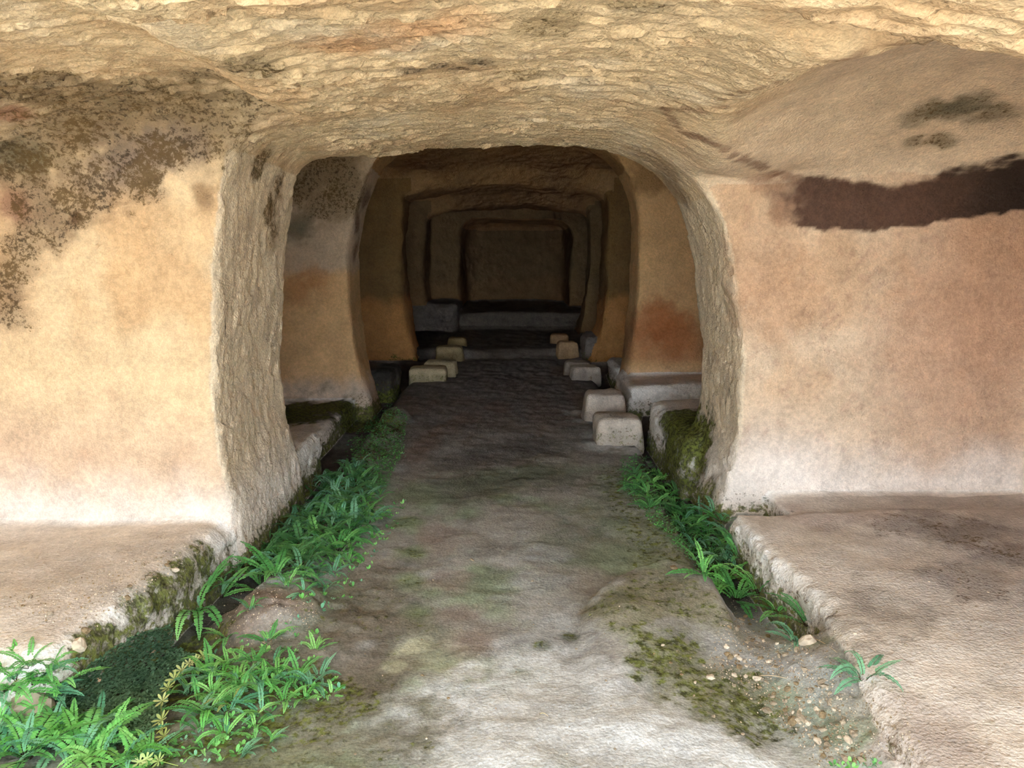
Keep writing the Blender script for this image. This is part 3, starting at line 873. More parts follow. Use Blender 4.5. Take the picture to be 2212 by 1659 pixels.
make_block(0.72, 11.55, 0.32, 0.30, 0.17, 0.0, 'dark brown block peeping out behind the reddish upright block', (184, 150, 114), 0.0, 0.2, 0.8, 6)
make_block(-1.02, 9.2, 0.46, 0.36, 0.165, 0.05, 'broad low mossy block, nearest on the left of the path', (198, 184, 150), 0.40, 0.30, 0.95, 7)
make_block(-0.90, 9.62, 0.42, 0.34, 0.19, -0.05, 'yellowish block standing just behind the broad low mossy block', (198, 182, 148), 0.2, 0.30, 0.92, 8)
make_block(-0.88, 10.75, 0.41, 0.32, 0.20, 0.02, 'olive brown squarish block on the left end of the far step', (186, 168, 128), 0.25, 0.35, 0.86, 9)
make_block(-0.80, 11.3, 0.30, 0.26, 0.13, 0.0, 'dim block barely showing above the squarish block on the left', (160, 138, 96), 0.0, 0.3, 0.85, 10)

# ------------------------------------------------------------------ plant materials
def leaf_material(name, c, c2):
    k = Nodes(name)
    pos = k.n('ShaderNodeTexCoord').outputs['Object']
    inf = k.n('ShaderNodeObjectInfo').outputs['Random']
    f = k.math('ADD', k.math('MULTIPLY', k.noise(pos, 9.0, 3, 0.5), 0.6), k.math('MULTIPLY', inf, 0.5))
    cc = k.mixc(k.ramp(f, 0.2, 0.9), rgba(*c), rgba(*c2))
    bs = k.n('ShaderNodeBsdfPrincipled', {'Base Color': cc, 'Roughness': 0.55, 'Specular IOR Level': 0.3})
    tr = k.n('ShaderNodeBsdfTranslucent', {'Color': cc})
    mx = k.n('ShaderNodeMixShader', {0: 0.28, 1: bs.outputs[0], 2: tr.outputs[0]})
    k.t.links.new(mx.outputs[0], k.n('ShaderNodeOutputMaterial').inputs[0])
    return k.m
LEAF = [leaf_material('fern_bright', (112, 202, 102), (162, 226, 140)),
        leaf_material('fern_mid', (84, 162, 88), (130, 202, 120)),
        leaf_material('fern_blue', (96, 168, 132), (146, 206, 168)),
        leaf_material('fern_dark', (74, 138, 82), (108, 168, 108)),
        leaf_material('fern_yellow', (162, 178, 92), (196, 204, 130))]
MAT['rachis'] = plain('fern_stalk', (58, 44, 30), 0.7, 0.2)
MAT['stalk'] = plain('green_stalk', (150, 170, 96), 0.7, 0.2)
MAT['straw'] = plain('dry_straw', (206, 192, 160), 0.8, 0.2)

def frond_mesh(name, mat, e0, bend, pairs, wid, side_curl, seed):
    r = random.Random(seed)
    V, Fc, SV, SF = [], [], [], []
    npt = 22
    pts, ang = [Vector((0, 0, 0))], [e0]
    yaw = 0.0
    for i in range(npt):
        s = (i + 0.5) / npt
        th = e0 - bend * s ** 1.25
        yaw += side_curl / npt
        pts.append(pts[-1] + Vector((math.cos(th) * math.cos(yaw), math.cos(th) * math.sin(yaw), math.sin(th))) / npt)
        ang.append(th)
    def at(s):
        f = s * npt; i = min(int(f), npt - 1); t = f - i
        p = pts[i].lerp(pts[i + 1], t)
        tan = (pts[i + 1] - pts[i]).normalized()
        return p, tan
    # stalk
    for i in range(0, npt + 1, 2):
        p, tan = at(min(i / npt, 0.999))
        lat = tan.cross(Vector((0, 0, 1)))
        lat = lat.normalized() if lat.length > 1e-4 else Vector((0, 1, 0))
        up_ = lat.cross(tan)
        w = 0.0065 * (1.15 - i / npt)
        SV += [p + lat * w, p - lat * w * 0.5 + up_ * w, p - lat * w * 0.5 - up_ * w]
    for i in range(npt // 2):
        for k in range(3):
            a, b = i * 3 + k, i * 3 + (k + 1) % 3
            SF.append((a, b, b + 3, a + 3))
    # leaflets
    for j in range(pairs):
        s = 0.10 + 0.885 * (j + 0.5) / pairs
        prof = min(1.0, 0.55 + 2.2 * (s - 0.08)) * (1 - max(0, (s - 0.55) / 0.47) ** 1.6)
        L = wid * max(prof, 0.16)
        p, tan = at(s)
        lat = tan.cross(Vector((0, 0, 1)))
        lat = lat.normalized() if lat.length > 1e-4 else Vector((0, 1, 0))
        up_ = lat.cross(tan)
        hw = 0.5 * 0.885 / pairs * 1.22
        for sd in (1, -1):
            fold = 0.28 + r.uniform(-0.18, 0.18)
            d = (lat * sd * math.cos(fold) + up_ * math.sin(fold) + tan * (0.22 + r.uniform(-.1, .1))).normalized()
            t2 = (tan - d * tan.dot(d)).normalized()
            ll = L * r.uniform(0.86, 1.1)
            q0 = p + up_ * 0.004
            b = len(V)
            dr = -up_ * ll * 0.18
            V += [q0, q0 + d * ll * 0.30 - t2 * hw * 0.85, q0 + d * ll * 0.80 - t2 * hw * 0.8 + dr * 0.5, q0 + d * ll + dr,
                  q0 + d * ll * 0.82 + t2 * hw * 0.75 + dr * 0.5, q0 + d * ll * 0.30 + t2 * hw]
            f = (b, b + 1, b + 2, b + 3, b + 4, b + 5)
            Fc.append(f if sd < 0 else f[::-1])
    return mesh_from(name, V, Fc, [mat], None, False), mesh_from('frond_stalk', SV, SF, [MAT['rachis']])

FRONDS = {}
SHAPES = [(1.05, 1.3, 25, 0.092, 0.25), (0.95, 1.6, 27, 0.094, -0.3), (0.62, 1.0, 24, 0.098, 0.15), (1.25, 2.3, 28, 0.088, 0.35), (0.50, 1.1, 22, 0.10, -0.2), (0.9, 0.7, 21, 0.10, 0.1)]
for ci in range(5):
    for si, (e0, bend, pr, wd, cu) in enumerate(SHAPES):
        FRONDS[ci, si] = frond_mesh('frond', LEAF[ci], e0, bend, pr, wd, cu, ci * 10 + si)

def crown_mesh():
    r = random.Random(3); V, Fc = [], []
    for k in range(14):
        a = k * 2.4; el = 0.5 + 0.9 * r.random(); L = 0.5 + 0.5 * r.random()
        d = Vector((math.cos(a) * math.cos(el), math.sin(a) * math.cos(el), math.sin(el))); t_ = Vector((-math.sin(a), math.cos(a), 0)) * 0.14
        b = len(V); V += [d * 0.05 - t_, d * 0.05 + t_, d * L]
        Fc.append((b, b + 1, b + 2))
    return mesh_from('crown', V, Fc, [MAT['rachis']], None, False)
CROWN = crown_mesh()
def fern(px, py, size, n, pal, label, group=None, az=None, spread=math.tau, lean=0.0, seed=None, sh=None, name='fern', loc=None):
    r = random.Random(seed if seed is not None else int(px * 131 + py * 17))
    if loc is None:
        loc, nr = hit(px, py)
        if loc is None: return None
    e = bpy.data.objects.new(name, None); col.objects.link(e)
    e.empty_display_size = 0.02
    e.location = loc + Vector((0, 0, -0.008))
    tag(e, label, 'fern', group)
    base = r.uniform(0, math.tau) if az is None else az
    cr_ = link('crown', CROWN, e); cr_.scale = (size * 0.12,) * 3
    for k in range(n):
        a = base + (k + r.uniform(-0.3, 0.3)) / n * spread - (spread / 2 if az is not None else 0)
        s = r.choice(sh) if sh else r.randrange(len(SHAPES))
        c = r.choice(pal)
        o = link('frond', FRONDS[c, s][0], e)
        link('stalk', FRONDS[c, s][1], o)
        L = size * r.uniform(0.72, 1.12)
        o.scale = (L, L * r.uniform(0.9, 1.15), L)
        o.rotation_euler = (r.uniform(-0.25, 0.25), r.uniform(-0.22, 0.22) - lean, a)
        o.location = (math.cos(a) * 0.012 * r.random(), math.sin(a) * 0.012 * r.random(), 0)
    return e

R_ = math.radians
# large ferns in the near left corner
big = [
    (70, 1475, 0.24, 7, (0, 1, 1, 2), 'spreading fern against the broken end of the left bench', R_(70), R_(230)),
    (10, 1490, 0.24, 6, (0, 1, 4), 'yellowish fern cut by the left edge above the grey stone', R_(60), R_(220)),
    (95, 1500, 0.20, 5, (2, 2, 1), 'blue-green fern reaching over the small grey stone at left', R_(10), R_(150)),
    (55, 1640, 0.30, 8, (0, 1, 1), 'big light green fern in the bottom left corner', R_(40), R_(240)),
    (170, 1640, 0.30, 9, (0, 1, 0, 2), 'big arching fern beside the dark leafy mat, bottom left', R_(60), R_(260)),
    (205, 1575, 0.24, 5, (1, 0, 2), 'fern with one tall curled frond in front of the leafy mat', R_(20), R_(200)),
    (-20, 1600, 0.26, 6, (1, 0, 2), 'fern half out of the frame at the left below the stone', R_(20), R_(160)),
    (250, 1660, 0.26, 6, (0, 0, 2), 'long bright fern leaning right at the bottom edge', R_(10), R_(180)),
    (110, 1600, 0.26, 7, (0, 1, 2), 'leafy fern in the middle of the bottom left ferns', R_(60), R_(300)),
    (20, 1560, 0.24, 6, (1, 2), 'fern cut by the left edge beside the half-buried stone', R_(30), R_(200)),
    (320, 1640, 0.18, 6, (0, 1), 'fern between the big arching fern and the whorled weed at the bottom', None, math.tau),
    (425, 1335, 0.25, 8, (1, 1, 0, 2), 'large fern drooping over the left side of the earth mound', R_(200), R_(250)),
    (440, 1285, 0.22, 6, (1, 0, 1), 'fern fanning against the left bench above the mound', R_(120), R_(200)),
    (475, 1290, 0.19, 5, (1, 2, 0), 'upright fern on the far left shoulder of the mound', R_(80), R_(160)),
    (620, 1265, 0.17, 5, (0, 0, 2), 'light fern on the right shoulder of the mound', None, math.tau),
    (540, 1315, 0.12, 5, (2, 1), 'small blue-green fern growing on top of the mound', None, math.tau),
    (490, 1375, 0.15, 5, (1, 0), 'fern hanging down the front of the mound', R_(-60), R_(200)),
    (580, 1385, 0.16, 6, (0, 1), 'bright fern at the right foot of the mound', R_(90), R_(200)),
    (515, 1425, 0.13, 4, (0, 2), 'small fern between the mound and the pale weed', None, math.tau),
    (455, 1460, 0.20, 8, (2, 1, 0), 'dense blue-green fern right of the whorled weed', None, math.tau),
    (520, 1470, 0.18, 7, (1, 0, 2), 'broad fern in the middle of the lower left clump', None, math.tau),
    (450, 1540, 0.20, 7, (0, 1), 'bright upright fern in front of the whorled weed', None, math.tau),
    (500, 1520, 0.15, 6, (2, 1, 4), 'yellow-tinged fern low in the lower left clump', None, math.tau),
    (410, 1500, 0.15, 6, (1, 2), 'fern tucked behind the stem of the whorled weed', None, math.tau),
    (575, 1480, 0.15, 6, (0, 2), 'fern at the right of the lower left clump', None, math.tau),
    (600, 1460, 0.13, 5, (0, 1), 'small upright fern nearest the path in the lower clump', None, math.tau),
    (690, 1460, 0.13, 5, (2, 2), 'small blue-green fern standing alone on the path edge', None, math.tau),
    (680, 1405, 0.12, 4, (1, 0), 'little two-armed fern on the path right of the mound', R_(90), R_(180)),
    (715, 1500, 0.11, 4, (0,), 'tiny bright fern farthest out on the path', None, math.tau),
    (580, 1605, 0.11, 4, (0, 2), 'tiny fern lying on the mossy floor at bottom', R_(20), R_(120)),
    (520, 1635, 0.12, 4, (2,), 'small flat blue-green fern at the bottom edge', R_(10), R_(120)),
    (440, 1620, 0.13, 5, (1, 0), 'small fern at the bottom edge below the whorled weed', None, math.tau),
    # right side
    (1590, 1295, 0.20, 9, (1, 1, 0), 'dense feathery fern between the slab and the right bench', None, math.tau),
    (1640, 1280, 0.19, 7, (1, 0, 1), 'fern spreading over the notch of the right bench', R_(60), R_(260)),
    (1550, 1270, 0.17, 6, (0, 1), 'fern with a bright upright frond at the slab edge', R_(120), R_(220)),
    (1520, 1240, 0.15, 6, (1, 0), 'leafy fern beside the tip of the mossy slab', None, math.tau),
    (1680, 1320, 0.14, 5, (1, 0), 'low fern reaching down to the gravel', R_(-130), R_(180)),
    (1745, 1350, 0.17, 6, (1, 3, 2), 'dark fern standing alone beside the pale stone', R_(90), R_(280)),
    (1720, 1385, 0.13, 4, (2, 2), 'blue-green fern leaning left over the pale stone', R_(200), R_(160)),
    (1865, 1465, 0.13, 7, (2, 2), 'grey-green star-shaped fern on the crumbled bench edge', R_(90), R_(300)),
]
for a in big:
    fern(a[0], a[1], a[2] * (1.25 if 400 < a[0] < 480 and a[1] < 1345 else 0.84 if a[0] < 720 else 1.25), int(a[3] * 1.5), a[4], a[5], None, a[6], a[7])

# the crowded band of ferns down the left gutter
def poly_sample(poly, n, seed, mind):
    r = random.Random(seed); out = []
    xs_ = [p[0] for p in poly]; ys_ = [p[1] for p in poly]
    tries = 0
    while len(out) < n and tries < 6000:
        tries += 1
        x, y = r.uniform(min(xs_), max(xs_)), r.uniform(min(ys_), max(ys_))
        ins = False
        for i in range(len(poly)):
            (x1, y1), (x2, y2) = poly[i], poly[i - 1]
            if (y1 > y) != (y2 > y) and x < (x2 - x1) * (y - y1) / (y2 - y1) + x1: ins = not ins
        if not ins: continue
        md = mind * (0.45 + 0.55 * (y - 900) / 350)
        if all((x - a) ** 2 + ((y - b) * 1.6) ** 2 > md * md for a, b in out): out.append((x, y))
    return out
def ordinal(n):
    return str(n) + ('th' if 10 <= n % 100 <= 20 else {1: 'st', 2: 'nd', 3: 'rd'}.get(n % 10, 'th'))
HUE = {0: 'light green', 1: 'mid green', 2: 'bluish green', 3: 'deep green'}
def clump(poly, n, seed, mind, size, fronds, pal, where, group):
    r = random.Random(seed)
    spots = sorted(poly_sample(poly, n, seed, mind), key=lambda q: -q[1])
    for i, (x, y) in enumerate(spots):
        c_ = r.choice(pal)
        place = 'nearest' if i == 0 else 'farthest' if i == len(spots) - 1 else ordinal(i + 1) + ' from near end'
        fern(x, y, size, fronds, (c_, c_, c_, r.choice(pal)), HUE[c_] + ' fern ' + where + ', ' + place, group)
clump([(500, 1235), (560, 1190), (620, 1128), (800, 1128), (740, 1190), (660, 1240), (560, 1250)], 26, 3, 36, 0.23, 10, (1, 1, 2, 3), 'in front of the left gutter clump', 'ferns crowding the left gutter, front')
clump([(640, 1124), (700, 1040), (770, 1010), (800, 1060), (795, 1124)], 30, 4, 34, 0.19, 10, (1, 3, 2, 3), 'at back of the left gutter clump', 'ferns crowding the left gutter, back')
clump([(700, 1180), (760, 1120), (820, 1040), (840, 1060), (830, 1130), (790, 1180), (700, 1290), (650, 1290)], 18, 5, 34, 0.11, 7, (0, 1, 2), 'small, edging the left clump', 'small ferns edging the left clump')
clump([(1450, 1105), (1560, 1110), (1590, 1150), (1600, 1230), (1530, 1220), (1480, 1170)], 20, 9, 34, 0.18, 9, (1, 2, 3), 'in right gutter by bench corner', 'ferns in the right gutter by the bench')
clump([(1370, 1020), (1430, 1030), (1480, 1080), (1450, 1100), (1410, 1105), (1360, 1060)], 16, 10, 30, 0.15, 9, (1, 1, 0, 3), 'in far patch of right gutter', 'ferns in the right gutter by the pier')

clump([(400, 1440), (470, 1420), (560, 1410), (640, 1450), (700, 1485), (640, 1520), (500, 1600), (420, 1600)], 24, 14, 30, 0.115, 7, (0, 0, 1, 2), 'in lower left clump beside the path', 'small ferns of the lower left clump')
clump([(0, 1430), (130, 1430), (150, 1470), (60, 1520), (0, 1530)], 9, 15, 34, 0.15, 8, (0, 1, 2), 'under the left bench end', 'ferns under the left bench end')
clump([(0, 1595), (120, 1585), (250, 1600), (310, 1650), (0, 1656)], 12, 16, 40, 0.17, 8, (0, 1, 0, 2), 'along the bottom left edge', 'ferns along the bottom left edge')

# ------------------------------------------------------------------ seedlings
def seedling_mesh(mat, n, seed):
    r = random.Random(seed); V, Fc = [], []
    for k in range(n):
        a = k / n * math.tau + r.uniform(-.4, .4); el = r.uniform(0.1, 0.9); L = r.uniform(0.6, 1.0)
        d = Vector((math.cos(a) * math.cos(el), math.sin(a) * math.cos(el), math.sin(el))); t = Vector((-math.sin(a), math.cos(a), 0))
        up_ = d.cross(t) * -1
        b = len(V); hw = 0.26 * L
        V += [d * 0.1, d * 0.45 * L + t * hw * .8, d * 0.8 * L + t * hw * .9 - up_ * .03, d * L - up_ * .08, d * 0.8 * L - t * hw * .9 - up_ * .03, d * 0.45 * L - t * hw * .8]
        Fc.append(tuple(range(b, b + 6)))
    return mesh_from('seedling', V, Fc, [mat], None, False)
SEED = [seedling_mesh(LEAF[c], n, c * 7 + n) for c in (0, 1, 0, 2) for n in (4, 5, 7)]
def seedlings(poly, n, smin_, smax_, seed, label, group, mind=14):
    r = random.Random(seed)
    for x, y in poly_sample(poly, n, seed, mind):
        loc, nr = hit(x, y)
        if loc is None or loc.z > 0.3: continue
        o = link('seedling', r.choice(SEED))
        s = r.uniform(smin_, smax_); o.scale = (s, s, s)
        o.location = loc + Vector((0, 0, -0.002)); o.rotation_euler = (r.uniform(-.3, .3), r.uniform(-.3, .3), r.uniform(0, 6.28))
        tag(o, label, 'seedling', group)
seedlings([(640, 1280), (760, 1180), (860, 1050), (880, 1060), (860, 1140), (760, 1300), (680, 1330)], 60, 0.015, 0.035, 1, 'small round-leaved seedling on the path edge beside the left clump', 'seedlings beside the left fern clump')
seedlings([(430, 1430), (640, 1330), (700, 1380), (740, 1490), (640, 1540), (470, 1580)], 70, 0.015, 0.035, 2, 'small leafy seedling among the lower left ferns', 'seedlings among the lower left ferns')
seedlings([(750, 950), (860, 945), (880, 985), (800, 1040), (740, 1020)], 90, 0.015, 0.03, 3, 'tiny green sprout in the grassy patch beyond the left clump', 'sprouts beyond the left clump', 9)
seedlings([(1340, 990), (1400, 1000), (1500, 1120), (1580, 1250), (1530, 1250), (1400, 1130), (1345, 1060)], 80, 0.012, 0.028, 4, 'small bright sprout at the foot of the right gutter ferns', 'sprouts along the right gutter', 10)
seedlings([(1790, 1650), (1900, 1640), (1890, 1658), (1800, 1658)], 14, 0.02, 0.035, 5, 'pale clover-like seedling at the bottom edge by the crumbled bench', 'seedlings at the bottom edge', 10)
seedlings([(300, 1640), (480, 1560), (560, 1580), (480, 1655), (320, 1657)], 26, 0.02, 0.035, 6, 'small leafy seedling at the bottom edge left of centre', 'seedlings at the bottom left edge', 16)

# ------------------------------------------------------------------ dark leafy mat in the hollow
def leaf_mat(name, poly, n, size, mats, seed, label, up_rand=0.7, hgt=0.012):
    r = random.Random(seed); V, Fc, fm = [], [], []
    xs_ = [p[0] for p in poly]; ys_ = [p[1] for p in poly]
    k = 0; tries = 0
    while k < n and tries < n * 4:
        tries += 1
        x, y = r.uniform(min(xs_), max(xs_)), r.uniform(min(ys_), max(ys_))
        ins = False
        for i in range(len(poly)):
            (x1, y1), (x2, y2) = poly[i], poly[i - 1]
            if (y1 > y) != (y2 > y) and x < (x2 - x1) * (y - y1) / (y2 - y1) + x1: ins = not ins
        if not ins: continue
        loc, nr = hit(x, y)
        if loc is None: continue
        k += 1
        loc = loc + nr * r.uniform(0.0, hgt)
        for q in range(2):
            a = r.uniform(0, math.tau); el = r.uniform(-0.2, up_rand)
            d = Vector((math.cos(a) * math.cos(el), math.sin(a) * math.cos(el), math.sin(el))); t = d.cross(Vector((0, 0, 1))).normalized()
            L = size * r.uniform(0.6, 1.2); b = len(V)
            V += [loc, loc + d * L * .55 + t * L * .33, loc + d * L, loc + d * L * .55 - t * L * .33]
            Fc.append((b, b + 1, b + 2, b + 3)); fm.append(r.randrange(len(mats)))
    o = link(name, mesh_from(name, V, Fc, mats, fm, False))
    tag(o, label, 'ground cover', None, 'stuff')
    return o
LEAF.append(leaf_material('mat_dark', (66, 104, 76), (100, 142, 108)))
LEAF.append(leaf_material('mat_light', (110, 152, 120), (140, 180, 146)))
leaf_mat('leafy_mat', [(110, 1500), (190, 1435), (300, 1365), (370, 1350), (370, 1400), (420, 1420), (370, 1480), (345, 1570), (280, 1610), (180, 1610), (100, 1560)], 6500, 0.016, [LEAF[5], LEAF[6], LEAF[6]], 4, 'dark green mat of tiny leaves filling the hollow at left')
leaf_mat('moss_fuzz', [(760, 945), (840, 870), (880, 900), (870, 980), (830, 1060), (760, 1040)], 2500, 0.016, [LEAF[1], LEAF[3]], 5, 'mossy green fuzz along the left edge of the path')
leaf_mat('gutter_moss', [(1340, 985), (1400, 985), (1470, 1090), (1560, 1230), (1520, 1240), (1400, 1120), (1340, 1050)], 2000, 0.014, [LEAF[1], LEAF[3]], 6, 'low green moss growth along the right gutter')

# ------------------------------------------------------------------ pale whorled weed
def whorled_weed(path, whorls, label, lift=0.05):
    pts = []
    for i, (x, y) in enumerate(path):
        loc, nr = hit(x, y + 14)
        pts.append(loc + Vector((0, 0, lift * min(1.0, i / 2))))
    e = bpy.data.objects.new('whorled_weed', None); col.objects.link(e); e.location = pts[0]; e.empty_display_size = 0.02
    tag(e, label, 'weed')
    V, Fc = [], []
    for i, p in enumerate(pts):
        t = (pts[min(i + 1, len(pts) - 1)] - pts[max(i - 1, 0)]).normalized()
        u = t.cross(Vector((0, 0, 1))).normalized(); w = u.cross(t)
        for k in range(4):
            a = k * math.pi / 2; V.append(p - pts[0] + (u * math.cos(a) + w * math.sin(a)) * 0.0016)
    for i in range(len(pts) - 1):
        for k in range(4):
            a, b = i * 4 + k, i * 4 + (k + 1) % 4; Fc.append((a, b, b + 4, a + 4))
    link('stem', mesh_from('stem', V, Fc, [MAT['stalk']]), e)
    r = random.Random(len(path))
    for wi in whorls:
        V, Fc = [], []
        i = int(wi); f = wi - i
        c = pts[i].lerp(pts[min(i + 1, len(pts) - 1)], f)
        n = 7; L = r.uniform(0.026, 0.04)
        ax = Vector((r.uniform(-.5, .5), -0.5 + r.uniform(-.3, .3), 1)).normalized()
        u = ax.cross(Vector((1, 0, 0))).normalized(); v_ = ax.cross(u)
        for k in range(n):
            a = k / n * math.tau + r.uniform(-.15, .15)
            d = (u * math.cos(a) + v_ * math.sin(a)) * 0.9 + ax * 0.3; t = ax.cross(d).normalized()
            b = len(V)
            V += [Vector((0, 0, 0)), d * L * .5 + t * L * .13, d * L * .8 + t * L * .12, d * L, d * L * .8 - t * L * .12, d * L * .5 - t * L * .13]
            Fc.append(tuple(range(b, b + 6)))
        o = link('leaf_whorl', mesh_from('leaf_whorl', V, Fc, [MAT['weed']], None, False), e)
        o.location = c - pts[0]
MAT['weed'] = leaf_material('weed_pale', (188, 208, 130), (222, 230, 172))
whorled_weed([(372, 1620), (352, 1580), (350, 1535), (365, 1498), (388, 1465), (410, 1445), (440, 1428)], [0.8, 1.1, 1.4, 2.2, 3.0, 3.6, 4.3, 5.0, 5.5, 6.0], 'pale yellow-green whorled weed climbing beside the dark leafy mat')
whorled_weed([(385, 1640), (350, 1640), (318, 1645), (300, 1652)], [1.2, 2.0, 2.8], 'pale whorled weed lying at the bottom edge', 0.03)

# ------------------------------------------------------------------ pebbles and stones
def pebble_mesh(seed, flat):
    bm = bmesh.new(); bmesh.ops.create_icosphere(bm, subdivisions=2, radius=1.0)
    r = random.Random(seed); off = Vector((r.uniform(0, 50), r.uniform(0, 50), 0)); asp = r.uniform(0.8, 1.5)
    for v in bm.verts:
        n_ = v.co.normalized()
        k = 1 + 0.45 * mnoise.noise(n_ * 1.2 + off) + 0.25 * mnoise.noise(n_ * 2.4 + off)
        c_ = mnoise.cell_vector(n_ * 1.7 + off)
        k *= 0.9 + 0.2 * c_.x
        v.co = Vector((n_.x * k * asp, n_.y * k * 0.8, n_.z * k * flat))
    me = bpy.data.meshes.new('pebble'); bm.to_mesh(me); bm.free()
    for p in me.polygons: p.use_smooth = False
    return me
MAT['pebble'] = plain('pebble_pale', (206, 194, 176), 0.9, 0.2, 0.8)
MAT['pebble2'] = plain('pebble_grey', (160, 148, 130), 0.9, 0.25, 0.8)
MAT['pebble_pink'] = plain('pebble_pink', (206, 170, 144), 0.9, 0.12, 0.8)
PEB = []
MAT['pebble3'] = plain('pebble_brown', (140, 124, 98), 0.9, 0.25, 0.8)
for i in range(15):
    me = pebble_mesh(i, 0.45 + 0.03 * i); me.materials.append((MAT['pebble'], MAT['pebble2'], MAT['pebble3'], MAT['pebble2'])[i % 4]); PEB.append(me)
def pebble(px, py, size, label, group=None, me=None, cat='pebble', name='pebble', r=random):
    loc, nr = hit(px, py)
    if loc is None: return
    o = link(name, me or r.choice(PEB))
    s = size
    o.scale = (s, s, s); o.rotation_euler = (r.uniform(-.4, .4), r.uniform(-.4, .4), r.uniform(0, 6.28))
    o.location = loc + Vector((0, 0, s * 0.2))
    tag(o, label, cat, group)
    return o
PP = random.Random(12)
for x, y in poly_sample([(1570, 1330), (1640, 1330), (1720, 1400), (1800, 1480), (1850, 1560), (1880, 1650), (1790, 1650), (1720, 1560), (1640, 1500), (1560, 1440)], 190, 21, 6):
    pebble(x, y, 0.0035 + 0.011 * PP.random() ** 2.5, 'small whitish pebble in the gravel beside the right bench', 'gravel pebbles by the right bench', r=PP)
for x, y in poly_sample([(1420, 1380), (1560, 1420), (1650, 1520), (1600, 1600), (1480, 1500)], 30, 22, 26):
    pebble(x, y, (0.003 + 0.006 * PP.random() ** 2), 'small pale pebble on the mossy slab', 'pebbles on the mossy slab', r=PP)
for x, y in poly_sample([(760, 1230), (1450, 1230), (1500, 1640), (620, 1640)], 46, 23, 60):
    pebble(x, y, (0.002 + 0.005 * PP.random() ** 2.5), 'tiny pale pebble scattered on the worn path', 'pebbles scattered on the path', r=PP)
for x, y in poly_sample([(1680, 1250), (2180, 1250), (2190, 1640), (1900, 1600), (1760, 1400)], 40, 24, 50):
    pebble(x, y, (0.002 + 0.005 * PP.random() ** 2.5), 'tiny pale pebble lying on top of the right bench', 'pebbles on the right bench', r=PP)
for x, y in poly_sample([(20, 1300), (190, 1370), (300, 1290), (390, 1230), (440, 1180), (400, 1180), (180, 1270), (10, 1290)], 44, 25, 12):
    pebble(x, y, 0.003 + 0.012 * PP.random() ** 3, 'small white chip on the crumbling edge of the left bench', 'chips on the left bench edge', r=PP)
# fine gravel nobody could count
def gravel(poly, n, s0, s1, seed, label):
    r = random.Random(seed); V, Fc, fm = [], [], []
    xs_ = [p[0] for p in poly]; ys_ = [p[1] for p in poly]; k = 0
    for _ in range(n * 4):
        if k >= n: break
        x, y = r.uniform(min(xs_), max(xs_)), r.uniform(min(ys_), max(ys_))
        ins = False
        for i in range(len(poly)):
            (x1, y1), (x2, y2) = poly[i], poly[i - 1]
            if (y1 > y) != (y2 > y) and x < (x2 - x1) * (y - y1) / (y2 - y1) + x1: ins = not ins
        if not ins: continue
        loc, nr = hit(x, y)
        if loc is None: continue
        k += 1
        s = s0 + (s1 - s0) * r.random() ** 2.5; b = len(V)
        e = Euler((r.uniform(0, 6), r.uniform(0, 6), r.uniform(0, 6))).to_matrix()
        ax = [e @ Vector(v) for v in ((1.2, 0, 0), (0, 0.9, 0), (-1, 0.2, 0), (0.1, -0.9, 0), (0, 0, 0.7), (0, 0.1, -0.7))]
        V += [loc + nr * s * 0.2 + q * s * r.uniform(0.75, 1.25) for q in ax]
        for i in range(4):
            Fc.append((b + i, b + (i + 1) % 4, b + 4)); Fc.append((b + (i + 1) % 4, b + i, b + 5))
        mi = r.choice((0, 1, 1, 2)); fm += [mi] * 8
    o = link('gravel', mesh_from('gravel', V, Fc, [MAT['pebble'], MAT['pebble2'], MAT['pebble3']], fm, False))
    tag(o, label, 'gravel', None, 'stuff')
gravel([(1560, 1320), (1640, 1330), (1740, 1400), (1830, 1500), (1900, 1655), (1760, 1655), (1640, 1530), (1520, 1440)], 1500, 0.002, 0.0055, 1, 'fine pale gravel strewn along the foot of the right bench')
gravel([(0, 1310), (190, 1370), (300, 1290), (400, 1215), (480, 1165), (470, 1150), (350, 1190), (0, 1290)], 500, 0.002, 0.006, 2, 'fine white rubble on the crumbling edge of the left bench')
gravel([(430, 1350), (500, 1270), (640, 1270), (700, 1330), (640, 1380), (480, 1400)], 500, 0.002, 0.005, 3, 'fine grit on the earth mound')
gravel([(1560, 1300), (1700, 1250), (1850, 1400), (1950, 1500), (2000, 1640), (1900, 1640), (1800, 1450)], 700, 0.0015, 0.005, 4, 'fine grit along the broken edge of the right bench')
pk = pebble_mesh(31, 0.75); pk.materials.append(MAT['pebble_pink'])
pebble(207, 1472, 0.017, 'pinkish pebble lying on the dark leafy mat', None, pk, r=PP)
pebble(328, 1409, 0.015, 'tan pebble between the leafy mat and the mound', None, pk, r=PP)
st = pebble_mesh(42, 0.95); st.materials.append(MAT['pebble'])
pebble(1745, 1392, 0.034, 'largest pale stone, at the foot of the lone dark fern', None, st, 'stone', 'stone', r=PP)
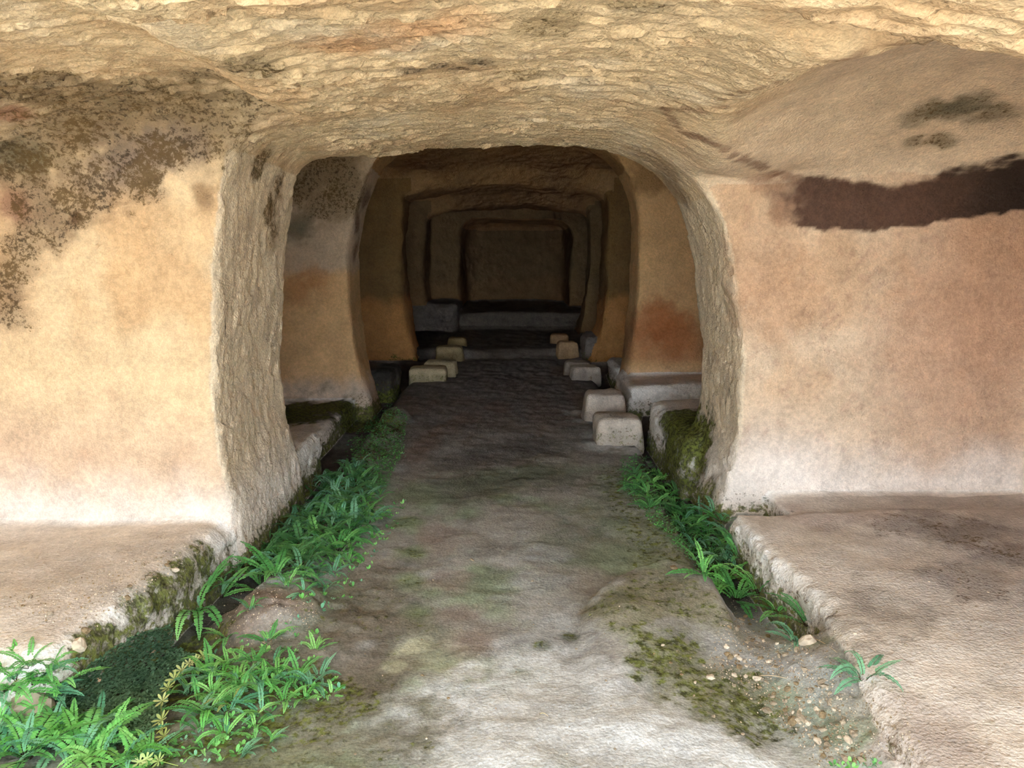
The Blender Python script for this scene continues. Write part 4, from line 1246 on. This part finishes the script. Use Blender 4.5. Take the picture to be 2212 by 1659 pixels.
pebble(172, 1397, 0.030, 'pale stone at the broken end of the left bench', None, st, 'stone', 'stone', r=PP)
pebble(1020, 1210, 0.012, 'round pale pebble alone in the middle of the reddish path', None, PEB[1], r=PP)
pebble(1535, 1465, 0.016, 'white pebble alone on the moss at the slab', None, PEB[4], r=PP)
pebble(1658, 1537, 0.020, 'grey pebble on the lip of the near rock hump', None, PEB[3], r=PP)
pebble(1712, 1560, 0.020, 'greyish stone at the left of the gravel near the bottom', None, PEB[6], r=PP)
gs = pebble_mesh(55, 0.8); gs.materials.append(MAT['pebble2'])
pebble(75, 1535, 0.075, 'rounded grey stone half buried under the near left ferns', None, gs, 'stone', 'stone', r=PP)
pebble(1455, 1228, 0.022, 'white chip on the tip of the mossy slab', None, PEB[2], r=PP)

# ------------------------------------------------------------------ dry stalks
def stalk(p0, p1, label):
    a, n1_ = hit(*p0); b, n2_ = hit(*p1)
    a = a + Vector((0, 0, 0.004)); b = b + Vector((0, 0, 0.004))
    V, Fc = [], []
    m_ = 6
    for i in range(m_ + 1):
        t = i / m_; c = a.lerp(b, t) + Vector((0, 0, 0.006 * math.sin(t * math.pi)))
        w = 0.0022 * (1 - 0.6 * t)
        for k in range(4):
            an = k * math.pi / 2; V.append(c - a + Vector((math.cos(an) * w, 0, math.sin(an) * w)))
    for i in range(m_):
        for k in range(4):
            q, s_ = i * 4 + k, i * 4 + (k + 1) % 4; Fc.append((q, s_, s_ + 4, q + 4))
    Fc.append((3, 2, 1, 0)); Fc.append(tuple(m_ * 4 + k for k in range(4)))
    o = link('dry_stalk', mesh_from('dry_stalk', V, Fc, [MAT['straw']])); o.location = a
    tag(o, label, 'stalk')
stalk((566, 1388), (588, 1408), 'pale dry grass stalk lying at the right foot of the mound')
stalk((1760, 1382), (1808, 1412), 'thin dry stem running from the pale stone to the bench')
stalk((1640, 1462), (1700, 1468), 'thin dry twig lying across the gravel moss')
stalk((1166, 1544), (1184, 1549), 'short reddish straw on the pale rock near the bottom')
